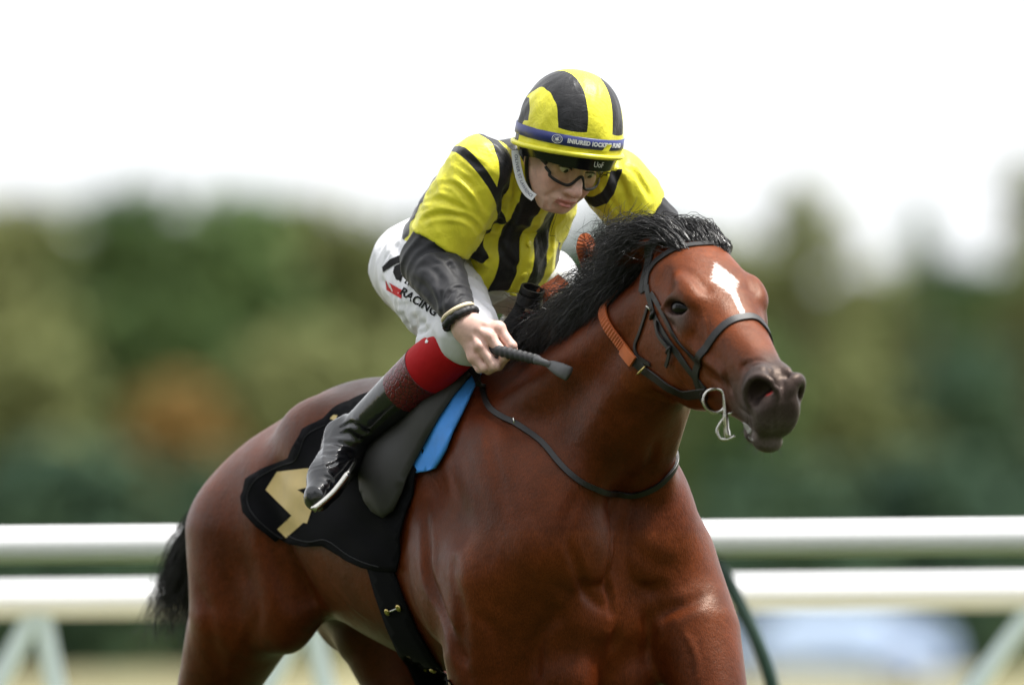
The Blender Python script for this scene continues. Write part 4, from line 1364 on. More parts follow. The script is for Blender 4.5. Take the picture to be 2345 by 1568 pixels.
for e in (-1, 1):
    m = MB(); m.tube(catmull([loc2w(gp(e*1.0, -.004, .005)), loc2w(jp(.01, e*.088, .004)), loc2w(jp(-.04, e*.092, .018)), loc2w(jp(-.09, e*.07, .03))], 5), [.012]*16, 8, squash=(loc2w(jl+vec(0, 0, 0))-loc2w(vec(0, 0, 0)), .25))
    m.build('strap', RUB, goggles)
    # chin strap of the helmet
    m = MB(); m.tube(catmull([loc2w(jp(.000, e*.088, -.005)), loc2w(jp(.000, e*.082, -.04)), loc2w(jp(.010, e*.062, -.085)), loc2w(jp(.024, e*.03, -.122)), loc2w(jp(.026, 0, -.128))], 6), [.0085]*25, 8, squash=(loc2w(jl)-loc2w(vec(0, 0, 0)), .3))
    m.build('chin_strap', RUB, helmet)

# white lettered collar band hanging beside the jaw
CWHT = simple('white_collar', (.78, .79, .83), .55, var=.04)
CPRT = simple('blue_print', (.03, .04, .12), .5)
cw = [(1180, 345), (1184, 380), (1193, 415), (1207, 440), (1223, 453)]
Yc = float(loc2w(jp(-.01, -.085, -.06))[1])-.012
path = catmull([WP(px, py, Yc-.004*i) for i, (px, py) in enumerate(cw)], 8)
def ribbon(path, width, nrm, thick=.002):
    vs, fs = [], []
    nrm = Vector(nrm).normalized()
    for i, p in enumerate(path):
        t = (path[min(i+1, len(path)-1)]-path[max(i-1, 0)]).normalized(); b = t.cross(nrm).normalized()
        for a, c in ((-1, 0), (1, 0), (1, 1), (-1, 1)): vs.append(p+b*a*width/2+nrm*(c*thick))
    for i in range(len(path)-1):
        for k in range(4): fs.append((4*i+k, 4*i+(k+1) % 4, 4*i+4+(k+1) % 4, 4*i+4+k))
    fs.append((0, 3, 2, 1)); n = 4*(len(path)-1); fs.append((n, n+1, n+2, n+3))
    return vs, fs
vs, fs = ribbon(path, .019, (0.15, -1, .1))
m = MB(); m.add(vs, fs); collar = m.build('collar_band', CWHT, jockey, smooth=False)
clen = sum((path[i+1]-path[i]).length for i in range(len(path)-1))
def collar_warp(a, b):
    s = (a/clen+.5)*(len(path)-1); i = int(max(0, min(len(path)-2, math.floor(s)))); t = s-i
    p = path[i].lerp(path[i+1], t); tg = (path[i+1]-path[i]).normalized(); nr = Vector((.15, -1, .1)).normalized()
    return p+tg.cross(nr).normalized()*(-b)+nr*.003
text_on('OLIVER ST LAWRENCE', .0098, collar_warp, CPRT, collar, spacing=1.02)

# ------------------------------------------------------------------ breeches
HIPC = HP(985, 612, 0.0); KR = HP(1072, 762, -.225); KL = HP(1255, 640, .235)
HR_, HL_ = HP(975, 628, -.085), HP(1000, 600, .09)
BOT_R = HP(1010, 800, -.235)
def breeches_field():
    f = Field([(-.62, .34, .0055)], [(-.36, .36, .0055)], [(1.50, 1.98, .0055)])
    f.add(ell(HIPC, (.105, .150, .110)), .03)
    f.add(cone(HIPC, WA+TA@vec(.07, 0, 0), .115, .135, tup, .85), .05)
    f.add(cone(HIPC+vec(.05, 0, -.02), WA+TA@vec(.11, -.075, 0), .10, .09), .05)
    f.add(chain([HR_, HR_+(KR-HR_)*.5+vec(0, -.01, .005), KR], [.108, .098, .068]), .05)
    f.add(chain([HL_, HL_+(KL-HL_)*.5, KL], [.115, .10, .068]), .05)
    f.add(cone(KR, BOT_R, .066, .056), .02)
    f.add(cone(KL, KL+vec(-.16, .03, -.12), .064, .054), .02)
    X, Y, Z = f.g[0][:, None, None], f.g[1][None, :, None], f.g[2][None, None, :]
    d = unit(KR-HR_)
    s = (X-HR_[0])*d[0]+(Y-HR_[1])*d[1]+(Z-HR_[2])*d[2]
    f.v += (-.0040*(1-np.abs(np.sin(s*48+1.4*np.sin(Z*22+X*9)))**.8)*np.clip((s-.12)/.12, 0, 1)).astype(np.float32)
    f.v += folds(X, Y, Z, [(28, -18, 40, .3, -.0028, 1.0), (40, 30, -22, 1.1, -.002, 1.3)]).astype(np.float32)
    d2 = unit(BOT_R-KR); s2 = (X-KR[0])*d2[0]+(Y-KR[1])*d2[1]+(Z-KR[2])*d2[2]
    nr = (X-KR[0])**2+(Y-KR[1])**2+(Z-KR[2])**2 < .17**2
    return f
BRW = simple('white_breeches', (.66, .66, .70), .55, var=.05, nscale=12, bstr=.45, bscale=30, bdist=.006, sheen=.2)
bP, bF = breeches_field().mesh(1)
bW = crease(L2W(bP), bF, [([(872, 690), (912, 721), (947, 715)], .007, .009), ([(890, 727), (930, 738), (965, 727)], .007, .009), ([(915, 752), (950, 750), (976, 738)], .007, .008),
    ([(1140, 738), (1087, 680), (1058, 645)], .006, .012), ([(872, 640), (890, 665), (900, 690)], .005, .009), ([(900, 560), (920, 580), (935, 610)], .006, .010), ([(930, 770), (960, 762), (985, 752)], .006, .007),
    ([(1090, 640), (1130, 660), (1180, 665)], .006, .01), ([(1120, 690), (1160, 700), (1200, 690)], .006, .01), ([(880, 600), (895, 575), (915, 555)], .004, .009), ([(905, 700), (935, 700), (965, 690)], .004, .008)])
breeches = mesh_np('breeches', bW, bF, BRW, jockey)
BB = bvh_of(bW, bF)

# ------------------------------------------------------------------ boots
KNE = np.array(loc2w(HP(1052, 782, -.235))); ANK = np.array(loc2w(HP(793, 1008, -.305)))
def boot(K, A, toe, heel, parent):
    K, A, toe, heel = map(np.asarray, (K, A, toe, heel))
    pts = np.array([K, A, toe, heel]); lo = pts.min(0)-.085; hi = pts.max(0)+.085
    f = Field([(lo[0], hi[0], .0042)], [(lo[1], hi[1], .0042)], [(lo[2], hi[2], .0042)])
    d = A-K
    f.add(chain([K, K+d*.25, K+d*.55, K+d*.85, A], [.060, .0625, .054, .043, .042]), .02)
    ball = A+(toe-A)*.66
    f.add(chain([A, heel], [.042, .033]), .03)
    f.add(chain([A, ball, toe], [.044, .041, .033]), .03)
    f.add(chain([heel, ball], [.032, .036]), .03)
    X, Y, Z = f.g[0][:, None, None], f.g[1][None, :, None], f.g[2][None, None, :]
    L = np.linalg.norm(d); u = d/L
    s = (X-K[0])*u[0]+(Y-K[1])*u[1]+(Z-K[2])*u[2]
    f.v += (-.0045*(1-np.abs(np.sin(s*75+1.6*np.sin(X*45+Z*30)))**.7)*np.exp(-((s-L*.98)/.045)**2)).astype(np.float32)
    f.v = np.maximum(f.v, -(s-.012))           # open flat top
    P, F = f.mesh(1)
    return P, F, (P-K)@u/L
TOE = np.array(WP(728, 1138, ANK[1]-.155)); HEEL = np.array(WP(800, 1048, ANK[1]+.045))
oP, oF, oT = boot(KNE, ANK, TOE, HEEL, jockey)
oP = crease(oP, oF, [([(750, 1012), (785, 1018), (816, 1030)], .004, .008), ([(708, 1078), (756, 1065), (802, 1045)], .004, .004), ([(765, 998), (796, 990), (820, 1005)], .004, .008), ([(740, 1040), (775, 1040), (806, 1042)], .003, .007),
    ([(800, 960), (830, 985), (850, 990)], .004, .008), ([(770, 985), (800, 970), (830, 975)], .004, .006), ([(735, 1090), (760, 1100), (765, 1130)], .003, .006)])
PATENT, nt, bs = new_mat('black_patent_leather')
nt.links.new(ramp(nt, noise(nt, 55, 6, .7), [(.55, (.006, .006, .008)), (.78, (.035, .028, .022))]), bs.inputs['Base Color'])
nt.links.new(ramp(nt, noise(nt, 20, 4), [(.3, .13), (.7, .24)]), bs.inputs['Roughness'])
bump(nt, bs, noise(nt, 18, 3, .5, dist=.8), .22, .008)
bs.inputs['Specular IOR Level'].default_value = .85
MAROON, nt, bs = new_mat('maroon_croc_leather')
tc = nt.nodes.new('ShaderNodeTexCoord'); vo = nt.nodes.new('ShaderNodeTexVoronoi'); vo.feature = 'DISTANCE_TO_EDGE'; vo.inputs['Scale'].default_value = 75
nt.links.new(tc.outputs['Object'], vo.inputs['Vector'])
cr = ramp(nt, vo.outputs['Distance'], [(.0, .0), (.12, 1.0)])
nt.links.new(mixc(nt, cr, (.035, .004, .006), (.14, .008, .014)), bs.inputs['Base Color']); bs.inputs['Roughness'].default_value = .28
bump(nt, bs, cr, .6, .0015)
REDT = simple('red_boot_top', (.42, .006, .010), .7, spec=.2, var=.08, nscale=18, bstr=.25, bscale=60, bdist=.004)
def split(P, F, t, lo, hi, name, mat, parent):
    c = t[F].mean(1); k = (c >= lo) & (c < hi)
    G = F[k]; idx = np.unique(G); mp = np.full(len(P), -1); mp[idx] = np.arange(len(idx))
    return mesh_np(name, P[idx], mp[G], mat, parent)
bt = split(oP, oF, oT, .50, 9, 'boot', PATENT, jockey)
split(oP, oF, oT, -9, .285, 'boot_top', REDT, bt)
split(oP, oF, oT, .285, .50, 'boot_band', MAROON, bt)
axb = unit(ANK-KNE)
m = MB(); m.tube(ring_at(KNE+(ANK-KNE)*.288, axb, .0615, 36), .0022, 6, closed=True); m.build('piping', MAROON, bt)
BOB = bvh_of(oP, oF)
# small white maker's mark on the red top
h, n = cast(BOB, 978, 782)
if h is not None:
    m = MB(); e1 = Vector((1, 0, .5)).normalized(); e2 = n.cross(e1).normalized(); e1 = e2.cross(n)
    mk = [(-.006, .006), (.001, .009), (.006, .004), (.003, -.001), (.007, -.006), (-.001, -.008), (-.003, -.002), (-.007, 0)]
    m.add([h+n*.0015+e1*a*.8+e2*b*.8 for a, b in mk], [tuple(range(8))]); m.build('boot_mark', WHT, bt, smooth=False)
# left boot on the far side
KL_ = np.array(loc2w(KL+vec(-.05, .01, -.04))); AL = np.array(loc2w(HP(793, 1008, -.305)*vec(1, -1, 1)))
lP, lF, lT = boot(KL_, AL, AL+np.array(loc2w(vec(.15, .06, -.12))-loc2w(vec(0, 0, 0))), AL+np.array(loc2w(vec(-.05, 0, -.05))-loc2w(vec(0, 0, 0))), jockey)
bl = split(lP, lF, lT, .46, 9, 'boot', PATENT, jockey)
split(lP, lF, lT, -9, .26, 'boot_top', REDT, bl)
split(lP, lF, lT, .26, .46, 'boot_band', MAROON, bl)
# left hand closed on the reins behind the neck
fL = Field([(WL[0]-.12, WL[0]+.14, .004)], [(WL[1]-.12, WL[1]+.1, .004)], [(WL[2]-.14, WL[2]+.1, .004)])
dl = unit(WL-EL)
fL.add(cone(WL-dl*.02, WL+dl*.05, .027, .034, jl, .7), .01)
for k in range(4):
    a = WL+dl*.055+vec(.015-.012*k, 0, .022-.016*k)
    fL.add(chain([a, a+dl*.03+vec(.01, -.01, -.01), a+dl*.02+vec(.01, -.045, -.02)], [.012, .011, .010]), .004)
fL.add(chain([WL+dl*.02+vec(.02, 0, .02), WL+dl*.06+vec(.03, -.02, .03)], [.014, .011]), .01)
P, F = fL.mesh(1)
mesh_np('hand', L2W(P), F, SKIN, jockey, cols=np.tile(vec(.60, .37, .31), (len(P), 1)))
# ------------------------------------------------------------------ cloth and leather laid on the horse
from mathutils.geometry import delaunay_2d_cdt
def hnoise(p, k, seed=0.0):
    return (math.sin(p[0]*k+seed)*math.cos(p[2]*k*1.3+seed*1.7)+.5*math.sin(p[2]*k*2.3+p[0]*k*1.9+seed*.6))/1.5

def drape(name, poly, bvh, off, step, mat, parent, thick=.003, wave=0.0, wk=30, edge_off=None, smooth_it=2, extra=0.0, attrs=None):
    pts = [Vector(p) for p in poly]
    dense = []
    for i in range(len(pts)):
        a, b = pts[i], pts[(i+1) % len(pts)]
        n = max(1, int((b-a).length/step))
        for k in range(n): dense.append(a.lerp(b, k/n))
    nb = len(dense)
    xs = [p[0] for p in dense]; ys = [p[1] for p in dense]
    def inside(x, y):
        c = False; j = nb-1
        for i in range(nb):
            if (ys[i] > y) != (ys[j] > y) and x < (xs[j]-xs[i])*(y-ys[i])/(ys[j]-ys[i])+xs[i]: c = not c
            j = i
        return c
    grid = []
    y = min(ys)+step*.5; r = 0
    while y < max(ys):
        x = min(xs)+(step*.5 if r % 2 else 0)
        while x < max(xs):
            if inside(x, y) and min((x-a)**2+(y-b)**2 for a, b in zip(xs, ys)) > (step*.5)**2: grid.append(Vector((x, y)))
            x += step
        y += step*.87; r += 1
    vs, es, fs, *_ = delaunay_2d_cdt([Vector((p[0], p[1])) for p in dense]+grid, [(i, (i+1) % nb) for i in range(nb)], [list(range(nb))], 1, 1e-4)
    P = []; Nn = []; last = None
    for v in vs:
        h, n = cast(bvh, v[0], v[1])
        if h is None:
            g = WP(v[0], v[1], last[1] if last is not None else 0)
            h, n, _, _ = bvh.find_nearest(g)
            h = g
        last = h; P.append(h); Nn.append(n)
    P = np.array([tuple(p) for p in P]); Nn = np.array([tuple(n) for n in Nn])
    adj = [[] for _ in vs]
    for f in fs:
        for i in range(len(f)): adj[f[i]].append(f[i-1]); adj[f[i-1]].append(f[i])
    for _ in range(smooth_it):
        Nn = np.array([Nn[i]+Nn[a].mean(0) if a else Nn[i] for i, a in enumerate(adj)]); Nn /= np.linalg.norm(Nn, axis=1)[:, None]
    dmin = np.array([min((v[0]-a)**2+(v[1]-b)**2 for a, b in zip(xs, ys))**.5 for v in vs])
    o = np.full(len(vs), off)
    if edge_off is not None:
        w = np.clip(dmin/60, 0, 1); o = edge_off+(off-edge_off)*w*(2-w)
    o = o+np.array([wave*hnoise(p, wk) for p in P])+extra
    P = P+Nn*o[:, None]
    m = MB(); 
    fl = []
    for f in fs:
        a, b, c = (Vector(P[i]) for i in f[:3])
        nn = (b-a).cross(c-a)
        fl.append(tuple(f) if nn.dot(Vector(Nn[f[0]])) > 0 else tuple(reversed(f)))
    m.add([Vector(p) for p in P], fl)
    ob = m.build(name, mat, parent)
    if thick:
        md = ob.modifiers.new('solid', 'SOLIDIFY'); md.thickness = thick; md.offset = -1
    return ob

CLOTHB = simple('black_cloth', (.0045, .0045, .006), .9, var=.25, nscale=30, bstr=.3, bscale=500, bdist=.0006, spec=.12)
GOLD = simple('gold_print', (.62, .46, .19), .55, var=.08, nscale=25)
FLAP = simple('grey_saddle_leather', (.030, .029, .027), .6, var=.18, nscale=30, bstr=.25, bscale=300, bdist=.0008)
BLUE = simple('blue_foam_pad', (.05, .28, .80), .6, var=.12, nscale=30)
LEATH = simple('black_leather', (.007, .0065, .0065), .45, var=.2, nscale=60, bstr=.25, bscale=350, bdist=.0006)
STEEL = simple('steel', (.62, .60, .55), .22, metal=1.0, var=.06)
BRASS = simple('brass', (.55, .43, .16), .28, metal=1.0, var=.06)
ORANGE = simple('orange_rubber', (.42, .095, .022), .6, var=.15, nscale=50)

def mirror_far(o, parent):    # the same piece on the far flank
    me = o.data.copy()
    for v in me.vertices:
        q = w2loc(v.co); q[1] = -q[1]; v.co = loc2w(q)
    me.flip_normals()
    c = o.copy(); c.data = me; COL.objects.link(c)
    c.parent = parent; c.matrix_parent_inverse = o.matrix_parent_inverse.copy()
    return c

# number cloth
nc_pos = loc2w((-.45, -.27, 1.3))
ncloth = thing('number_cloth', nc_pos, 'black racing number cloth with gold 4 under the saddle', 'cloth')
CL = [(700, 985), (745, 962), (790, 930), (860, 900), (960, 900), (1010, 960), (960, 1090), (930, 1200), (915, 1306), (875, 1306), (839, 1297), (800, 1280), (749, 1248), (705, 1250), (672, 1243), (647, 1231), (636, 1239), (595, 1208), (564, 1172), (556, 1137), (572, 1100), (604, 1076), (640, 1058), (666, 1048), (680, 1025)]
cl = drape('cloth', CL, HB, .012, 13, CLOTHB, ncloth, thick=.004, wave=.006, wk=34)
NB_ = bvh_of([tuple(v.co) for v in cl.data.vertices], [tuple(p.vertices) for p in cl.data.polygons])
FOUR1 = [(609, 1121), (635, 1080), (665, 1074), (703, 1070), (760, 1074), (760, 1112), (730, 1122), (682, 1120), (742, 1160), (760, 1110), (790, 1120), (775, 1180), (735, 1216), (728, 1211), (672, 1177)]
four = [(609, 1121), (635, 1080), (700, 1072), (770, 1072), (770, 1108), (712, 1114), (682, 1121), (722, 1146), (704, 1198), (696, 1196), (672, 1217), (656, 1231), (636, 1211), (669, 1180)]
drape('number', four, NB_, .0015, 11, GOLD, ncloth, thick=0, smooth_it=1)
for a in ((762, 955), (775, 962), (786, 970)):
    drape('number_trim', [(a[0]-6, a[1]+4), (a[0]+2, a[1]-5), (a[0]+12, a[1]-4), (a[0]+6, a[1]+8)], NB_, .0015, 8, GOLD, ncloth, thick=0)
cx_ = sum(p[0] for p in CL)/len(CL); cy_ = sum(p[1] for p in CL)/len(CL)
hem = []
for q in catmull([Vector((p[0], p[1], 0)) for p in CL[9:]+CL[:2]], 6):
    v = Vector((cx_-q[0], cy_-q[1])).normalized()*11
    h, n = cast(NB_, q[0]+v[0], q[1]+v[1])
    if h is not None: hem.append(h+n*.0012)
m = MB(); m.tube(hem, .0011, 5); m.build('hem_stitch', simple('grey_thread', (.016, .016, .018), .8), ncloth)
mirror_far(cl, ncloth)

# saddle: flap, girth, stirrup
saddle = thing('saddle', loc2w((-.12, 0, 1.6)), 'small dark grey racing saddle with black girth and steel stirrup', 'saddle')
pad = thing('saddle_pad', loc2w((-.05, -.2, 1.5)), 'bright blue pad showing under the front of the grey saddle flap', 'pad')
PD = [(1105, 862), (1085, 905), (1068, 945), (1048, 985), (1030, 1030), (1006, 1072), (985, 1080), (955, 1085), (930, 1080), (960, 960), (1040, 870)]
pdo = drape('pad', PD, HB, .014, 14, BLUE, pad, thick=.006, wave=.001)
mirror_far(pdo, pad)
FLP = [(1085, 838), (1050, 858), (1000, 888), (941, 923), (898, 962), (866, 1002), (846, 1034), (837, 1086), (840, 1118), (850, 1148), (868, 1172), (893, 1186), (915, 1170), (935, 1130), (948, 1095), (965, 1060), (995, 1005), (1020, 960), (1050, 915), (1090, 868), (1120, 840)]
flo = drape('flap', FLP, HB, .040, 14, FLAP, saddle, thick=.006, edge_off=.022)
mirror_far(flo, saddle)
# seat and pommel
m = MB()
st = []
for i in range(15):
    f = -.34+.42*i/14
    zt = 1.615+.02*((i-5)/9)**2+.025*max(0, (i-10)/4)
    ww = .11-.055*(i/14)
    st.append([loc2w((f, ww*t, zt-.07*abs(t)**2.2)) for t in np.linspace(-1, 1, 9)])
m.add([p for r in st for p in r], [(9*i+k, 9*i+k+1, 9*i+10+k, 9*i+9+k) for i in range(14) for k in range(8)])
so = m.build('seat', FLAP, saddle); md = so.modifiers.new('s', 'SOLIDIFY'); md.thickness = .02
# girth with brass buckles
GIRTH = [(845, 1290), (905, 1300), (930, 1370), (960, 1440), (1000, 1510), (1045, 1580), (1070, 1640), (980, 1640), (955, 1580), (925, 1510), (890, 1430), (865, 1360)]
gir = drape('girth', GIRTH, HB, .010, 15, CLOTHB, saddle, thick=.005)
def stud(px, py, bvh, off, r, mat, parent, name='buckle'):
    h, n = cast(bvh, px, py)
    if h is None: return
    m = MB(); a = n.orthogonal().normalized(); b = n.cross(a)
    c = h+n*off
    m.tube([c, c+n*.004, c+n*.006], [r, r, r*.6], 12); m.build(name, mat, parent)
for px, py in ((896, 1395), (922, 1386), (970, 1531), (996, 1523)): stud(px, py, HB, .011, .0085, BRASS, saddle)
for (a, b) in (((896, 1395), (922, 1386)), ((970, 1531), (996, 1523))):
    h1, n1 = cast(HB, *a); h2, n2 = cast(HB, *b)
    m = MB(); m.tube([h1+n1*.014, (h1+h2)/2+n1*.017, h2+n2*.014], .002, 6); m.build('buckle_tongue', STEEL, saddle)
# stirrup iron round the foot
i0, i1 = WP(797, 1084, TOE[1]-.02), WP(717, 1167, TOE[1]-.05)
up_ = (Vector(ANK)-Vector(TOE)).normalized()
m = MB(); m.tube(catmull([i0, (i0+i1)/2+Vector((.004, 0, -.004)), i1], 5), [.0075]*11, 10); stp = m.build('stirrup', STEEL, saddle)
vY = Vector((0, 1, 0))
m = MB(); m.tube(catmull([i0, i0+up_*.05+vY*.05, (i0+i1)/2+up_*.11+vY*.08, i1+up_*.05+vY*.05, i1+Vector((-.002, 0, .003))], 6), .0045, 8); m.build('stirrup_arch', STEEL, stp)
m = MB(); lt_ = [ (i0+i1)/2+up_*.11+vY*.08, loc2w((-.20, -.285, 1.40)), loc2w((-.10, -.24, 1.55))]
m.tube(catmull(lt_, 6), .011, 8, squash=((0, 1, 0), .3)); m.build('stirrup_leather', LEATH, stp)

# ------------------------------------------------------------------ straps
def snap(bvh, c):
    if c[0] == 'h': q = loc2w(hp(*c[1:])); h, n, _, _ = bvh.find_nearest(q); return h, n
    if c[0] == 'l': q = loc2w(c[1:4]); h, n, _, _ = bvh.find_nearest(q); return h, n
    if c[0] == 'f': return Vector(c[1]), None            # free point
    h, n = cast(bvh, c[0], c[1])
    if h is None:
        h, n, _, _ = bvh.find_nearest(WP(c[0], c[1], -.5))
    return h, n
def strap(name, ctrl, width, thick, mat, parent, bvh=None, lift=.001, closed=False, n=12, ridge=0.0, resnap=True, tip=False):
    bvh = bvh or HB
    pts = [snap(bvh, c)[0] for c in ctrl]
    path = catmull(pts, n, closed)
    if ridge:
        out = [path[0]]; step = .0022
        for a, b in zip(path[:-1], path[1:]):
            k = max(1, int((b-a).length/step))
            for i in range(1, k+1): out.append(a.lerp(b, i/k))
        path = out
    nr = []
    fixed = []
    for p in path:
        h, nn, _, dd = bvh.find_nearest(p)
        nr.append(nn); fixed.append(h if (resnap and dd < .03) else p)
    N = len(path)
    for _ in range(4):
        nr = [(nr[max(i-1, 0)]+nr[i]*2+nr[min(i+1, N-1)]).normalized() for i in range(N)]
    for _ in range(2):
        fixed = [fixed[0]]+[(fixed[i-1]+fixed[i]*2+fixed[i+1])/4 for i in range(1, N-1)]+[fixed[-1]] if not closed else fixed
    vs, fs = [], []
    prof = [(-.5, .0), (-.5, .8), (-.46, 1.0), (.46, 1.0), (.5, .8), (.5, .0)]
    for i in range(N):
        a = fixed[(i-1) % N] if closed else fixed[max(i-1, 0)]; b = fixed[(i+1) % N] if closed else fixed[min(i+1, N-1)]
        t = (b-a).normalized(); s = t.cross(nr[i]).normalized(); nn = s.cross(t)
        th = thick+(ridge if ridge and i % 2 else 0)
        ww = width*(1.05 if ridge and i % 2 else 1)
        for x, y in prof: vs.append(fixed[i]+s*x*ww+nn*(y*th+lift))
    k = len(prof)
    for i in range(N if closed else N-1):
        j = (i+1) % N
        for q in range(k): fs.append((i*k+q, i*k+(q+1) % k, j*k+(q+1) % k, j*k+q))
    if not closed: fs.append(tuple(range(k-1, -1, -1))); fs.append(tuple((N-1)*k+q for q in range(k)))
    m = MB(); m.add(vs, fs)
    return m.build(name, mat, parent, smooth=False)
def torus(c, ax, r, rr, mat, parent, name='ring', n=28):
    m = MB(); m.tube(ring_at(c, ax, r, n), rr, 8, closed=True); return m.build(name, mat, parent)

bridle = thing('bridle', loc2w(HO), 'black leather bridle with silver bit rings on the horse\'s head', 'bridle')
strap('browband', [('h', .03, -.11, -.11), (1480, 655), (1484, 628), (1502, 600), (1538, 575), (1590, 561), (1640, 560), (1672, 570), ('h', .045, -.03, .10), ('h', .03, -.10, .11)], .017, .0032, LEATH, bridle)
strap('headpiece', [('h', .035, -.11, -.11), ('h', -.01, -.03, -.105), ('h', -.035, .01, -.05), ('h', -.035, .015, 0), ('h', -.035, .01, .05), ('h', -.01, -.03, .105), ('h', .035, -.11, .11)], .022, .004, LEATH, bridle)
strap('cheekpiece', [(1482, 655), (1490, 690), (1500, 724), (1520, 762), (1545, 800), (1580, 848), (1617, 893)], .0165, .0032, LEATH, bridle)
strap('noseband_hanger', [(1492, 672), (1510, 701), (1530, 740), (1548, 773), (1575, 805), (1600, 832)], .013, .003, LEATH, bridle)
strap('noseband', [('h', .31, -.245, 0), ('h', .31, -.20, -.055), (1596, 868), (1599, 838), (1606, 810), (1643, 762), (1693, 729), (1731, 729), (1757, 758), ('h', .335, -.07, .066), ('h', .32, -.16, .06), ('h', .31, -.245, .01)], .020, .0045, LEATH, bridle)
strap('throatlash', [(1486, 700), (1467, 760), (1456, 790), (1462, 815), (1490, 835), ('h', .03, -.29, -.03), ('h', .03, -.30, .03)], .008, .004, LEATH, bridle)
strap('strap_end', [(1508, 735), (1513, 765), (1535, 795), (1538, 812), (1531, 838)], .0095, .004, LEATH, bridle, lift=.006)
for e, ctrl in ((1, [('h', .03, -.10, .11), ('h', .2, -.13, .10), ('h', .36, -.14, .07), ('h', .45, -.135, .062)]),):
    strap('cheekpiece', ctrl, .0165, .0032, LEATH, bridle)
h, n = cast(HB, 1493, 706)
m = MB(); a = (WP(1500, 712, h[1])-WP(1485, 698, h[1])).normalized(); m.tube([h+n*.008-a*.009, h+n*.009+a*.009], .0018, 6); m.build('buckle', STEEL, bridle)
for px, py in ((1499, 722), (1536, 800)):
    h, n = cast(HB, px, py); m = MB(); a = Vector((.8, 0, .45)).normalized(); a = (a-n*a.dot(n)).normalized()
    m.tube([h+n*.006-a*.011, h+n*.0085, h+n*.006+a*.011], .0042, 8); m.build('keeper', LEATH, bridle)
# bit: ring, cheek bar and lower loop at the mouth corner
hB, nB = cast(HB, 1650, 915)
if hB is None: hB, nB, _, _ = HB.find_nearest(WP(1640, 915, -.9))
yb = hB[1]-.012
bit = torus(WP(1637, 917, yb), (.25, -1, .05), .0265, .0036, STEEL, bridle, 'bit_ring')
m = MB(); m.tube(catmull([WP(1643, 890, yb-.004), WP(1655, 897, yb-.007), WP(1660, 925, yb-.008), WP(1662, 965, yb-.008), WP(1666, 1001, yb-.006)], 5), [.003]*3+[.0042]*5+[.0048]*5+[.006]*5+[.0075]*3, 10); m.build('bit_cheek', STEEL, bit)
m = MB(); m.tube(catmull([WP(1668, 945, yb-.004), WP(1652, 965, yb-.004), WP(1642, 985, yb-.004), WP(1648, 1003, yb-.006), WP(1665, 1006, yb-.008), WP(1683, 998, yb-.006)], 6), .0034, 8); m.build('bit_loop', STEEL, bit)
m = MB(); m.tube(catmull([WP(1664, 948, yb-.006), WP(1678, 944, yb-.006), WP(1697, 930, yb+.004)], 5), .0026, 8); m.build('bit_hook', STEEL, bit)
hB2 = HB.find_nearest(loc2w(hp(.45, -.13, .06)))
torus(hB2[0]+hB2[1]*.01, hB2[1], .0265, .0036, STEEL, bridle, 'bit_ring')

reins = thing('reins', loc2w((.6, -.1, 1.6)), 'reins with orange rubber grips running from the bit over the neck', 'reins')
strap('rein_leather', [('f', WP(1612, 912, yb-.002)), (1575, 903), (1540, 890), (1508, 868), (1480, 848), (1452, 822), (1438, 808)], .0235, .0032, LEATH, reins, lift=.003)
torus(snap(HB, (1474, 845))[0]+snap(HB, (1474, 845))[1]*.005, (WP(1480, 850, 0)-WP(1460, 830, 0)), .0155, .0024, BRASS, reins, 'rein_ring')
strap('rein_grip', [(1447, 820), (1430, 795), (1405, 762), (1386, 726), (1379, 698), (1384, 676), (1396, 656), (1412, 640)], .0245, .0045, ORANGE, reins, lift=.004, ridge=.0016)
strap('grip_end', [(1455, 829), (1440, 811), (1432, 800)], .028, .0075, simple('orange_leather', (.50, .12, .025), .55), reins, lift=.005)
# far rein loops standing up out of the mane
yl = float(loc2w((.42, .02, 1.8))[1])
def free_strap(name, pts, width, mat, parent, nrm, ridge=0.0, thick=.005):
    path = catmull(pts, 8); vs, fs = [], []
    out = [path[0]]
    for a, b in zip(path[:-1], path[1:]):
        k = max(1, int((b-a).length/.0026)) if ridge else 1
        for i in range(1, k+1): out.append(a.lerp(b, i/k))
    path = out; N = len(path)
    prof = [(-.5, -.5), (-.5, .5), (.5, .5), (.5, -.5)]
    nrm = Vector(nrm)
    for i, p in enumerate(path):
        t = (path[min(i+1, N-1)]-path[max(i-1, 0)]).normalized(); s = t.cross(nrm)
        s = s.normalized() if s.length > 1e-4 else Vector((1, 0, 0)); nn = s.cross(t)
        th = thick+(ridge if i % 2 else 0)
        for x, y in prof: vs.append(p+s*x*width+nn*y*th)
    for i in range(N-1):
        for q in range(4): fs.append((4*i+q, 4*i+(q+1) % 4, 4*i+4+(q+1) % 4, 4*i+4+q))
    fs += [(3, 2, 1, 0), tuple(4*(N-1)+q for q in range(4))]
    m = MB(); m.add(vs, fs); return m.build(name, mat, parent, smooth=False)
free_strap('rein_grip', [WP(1350, 640, yl+.05), WP(1340, 600, yl+.02), WP(1332, 570, yl+.0), WP(1338, 546, yl+.0), WP(1350, 556, yl+.0), WP(1362, 590, yl), WP(1368, 640, yl+.03)], .024, ORANGE, reins, (.25, -1, .1), .0014)
yk = float(loc2w((.10, -.06, 1.72))[1])
free_strap('rein_grip', [WP(1290, 640, yk+.03), WP(1270, 655, yk), WP(1250, 668, yk-.01), WP(1236, 682, yk)], .034, ORANGE, reins, (.2, -1, .5), .0014)
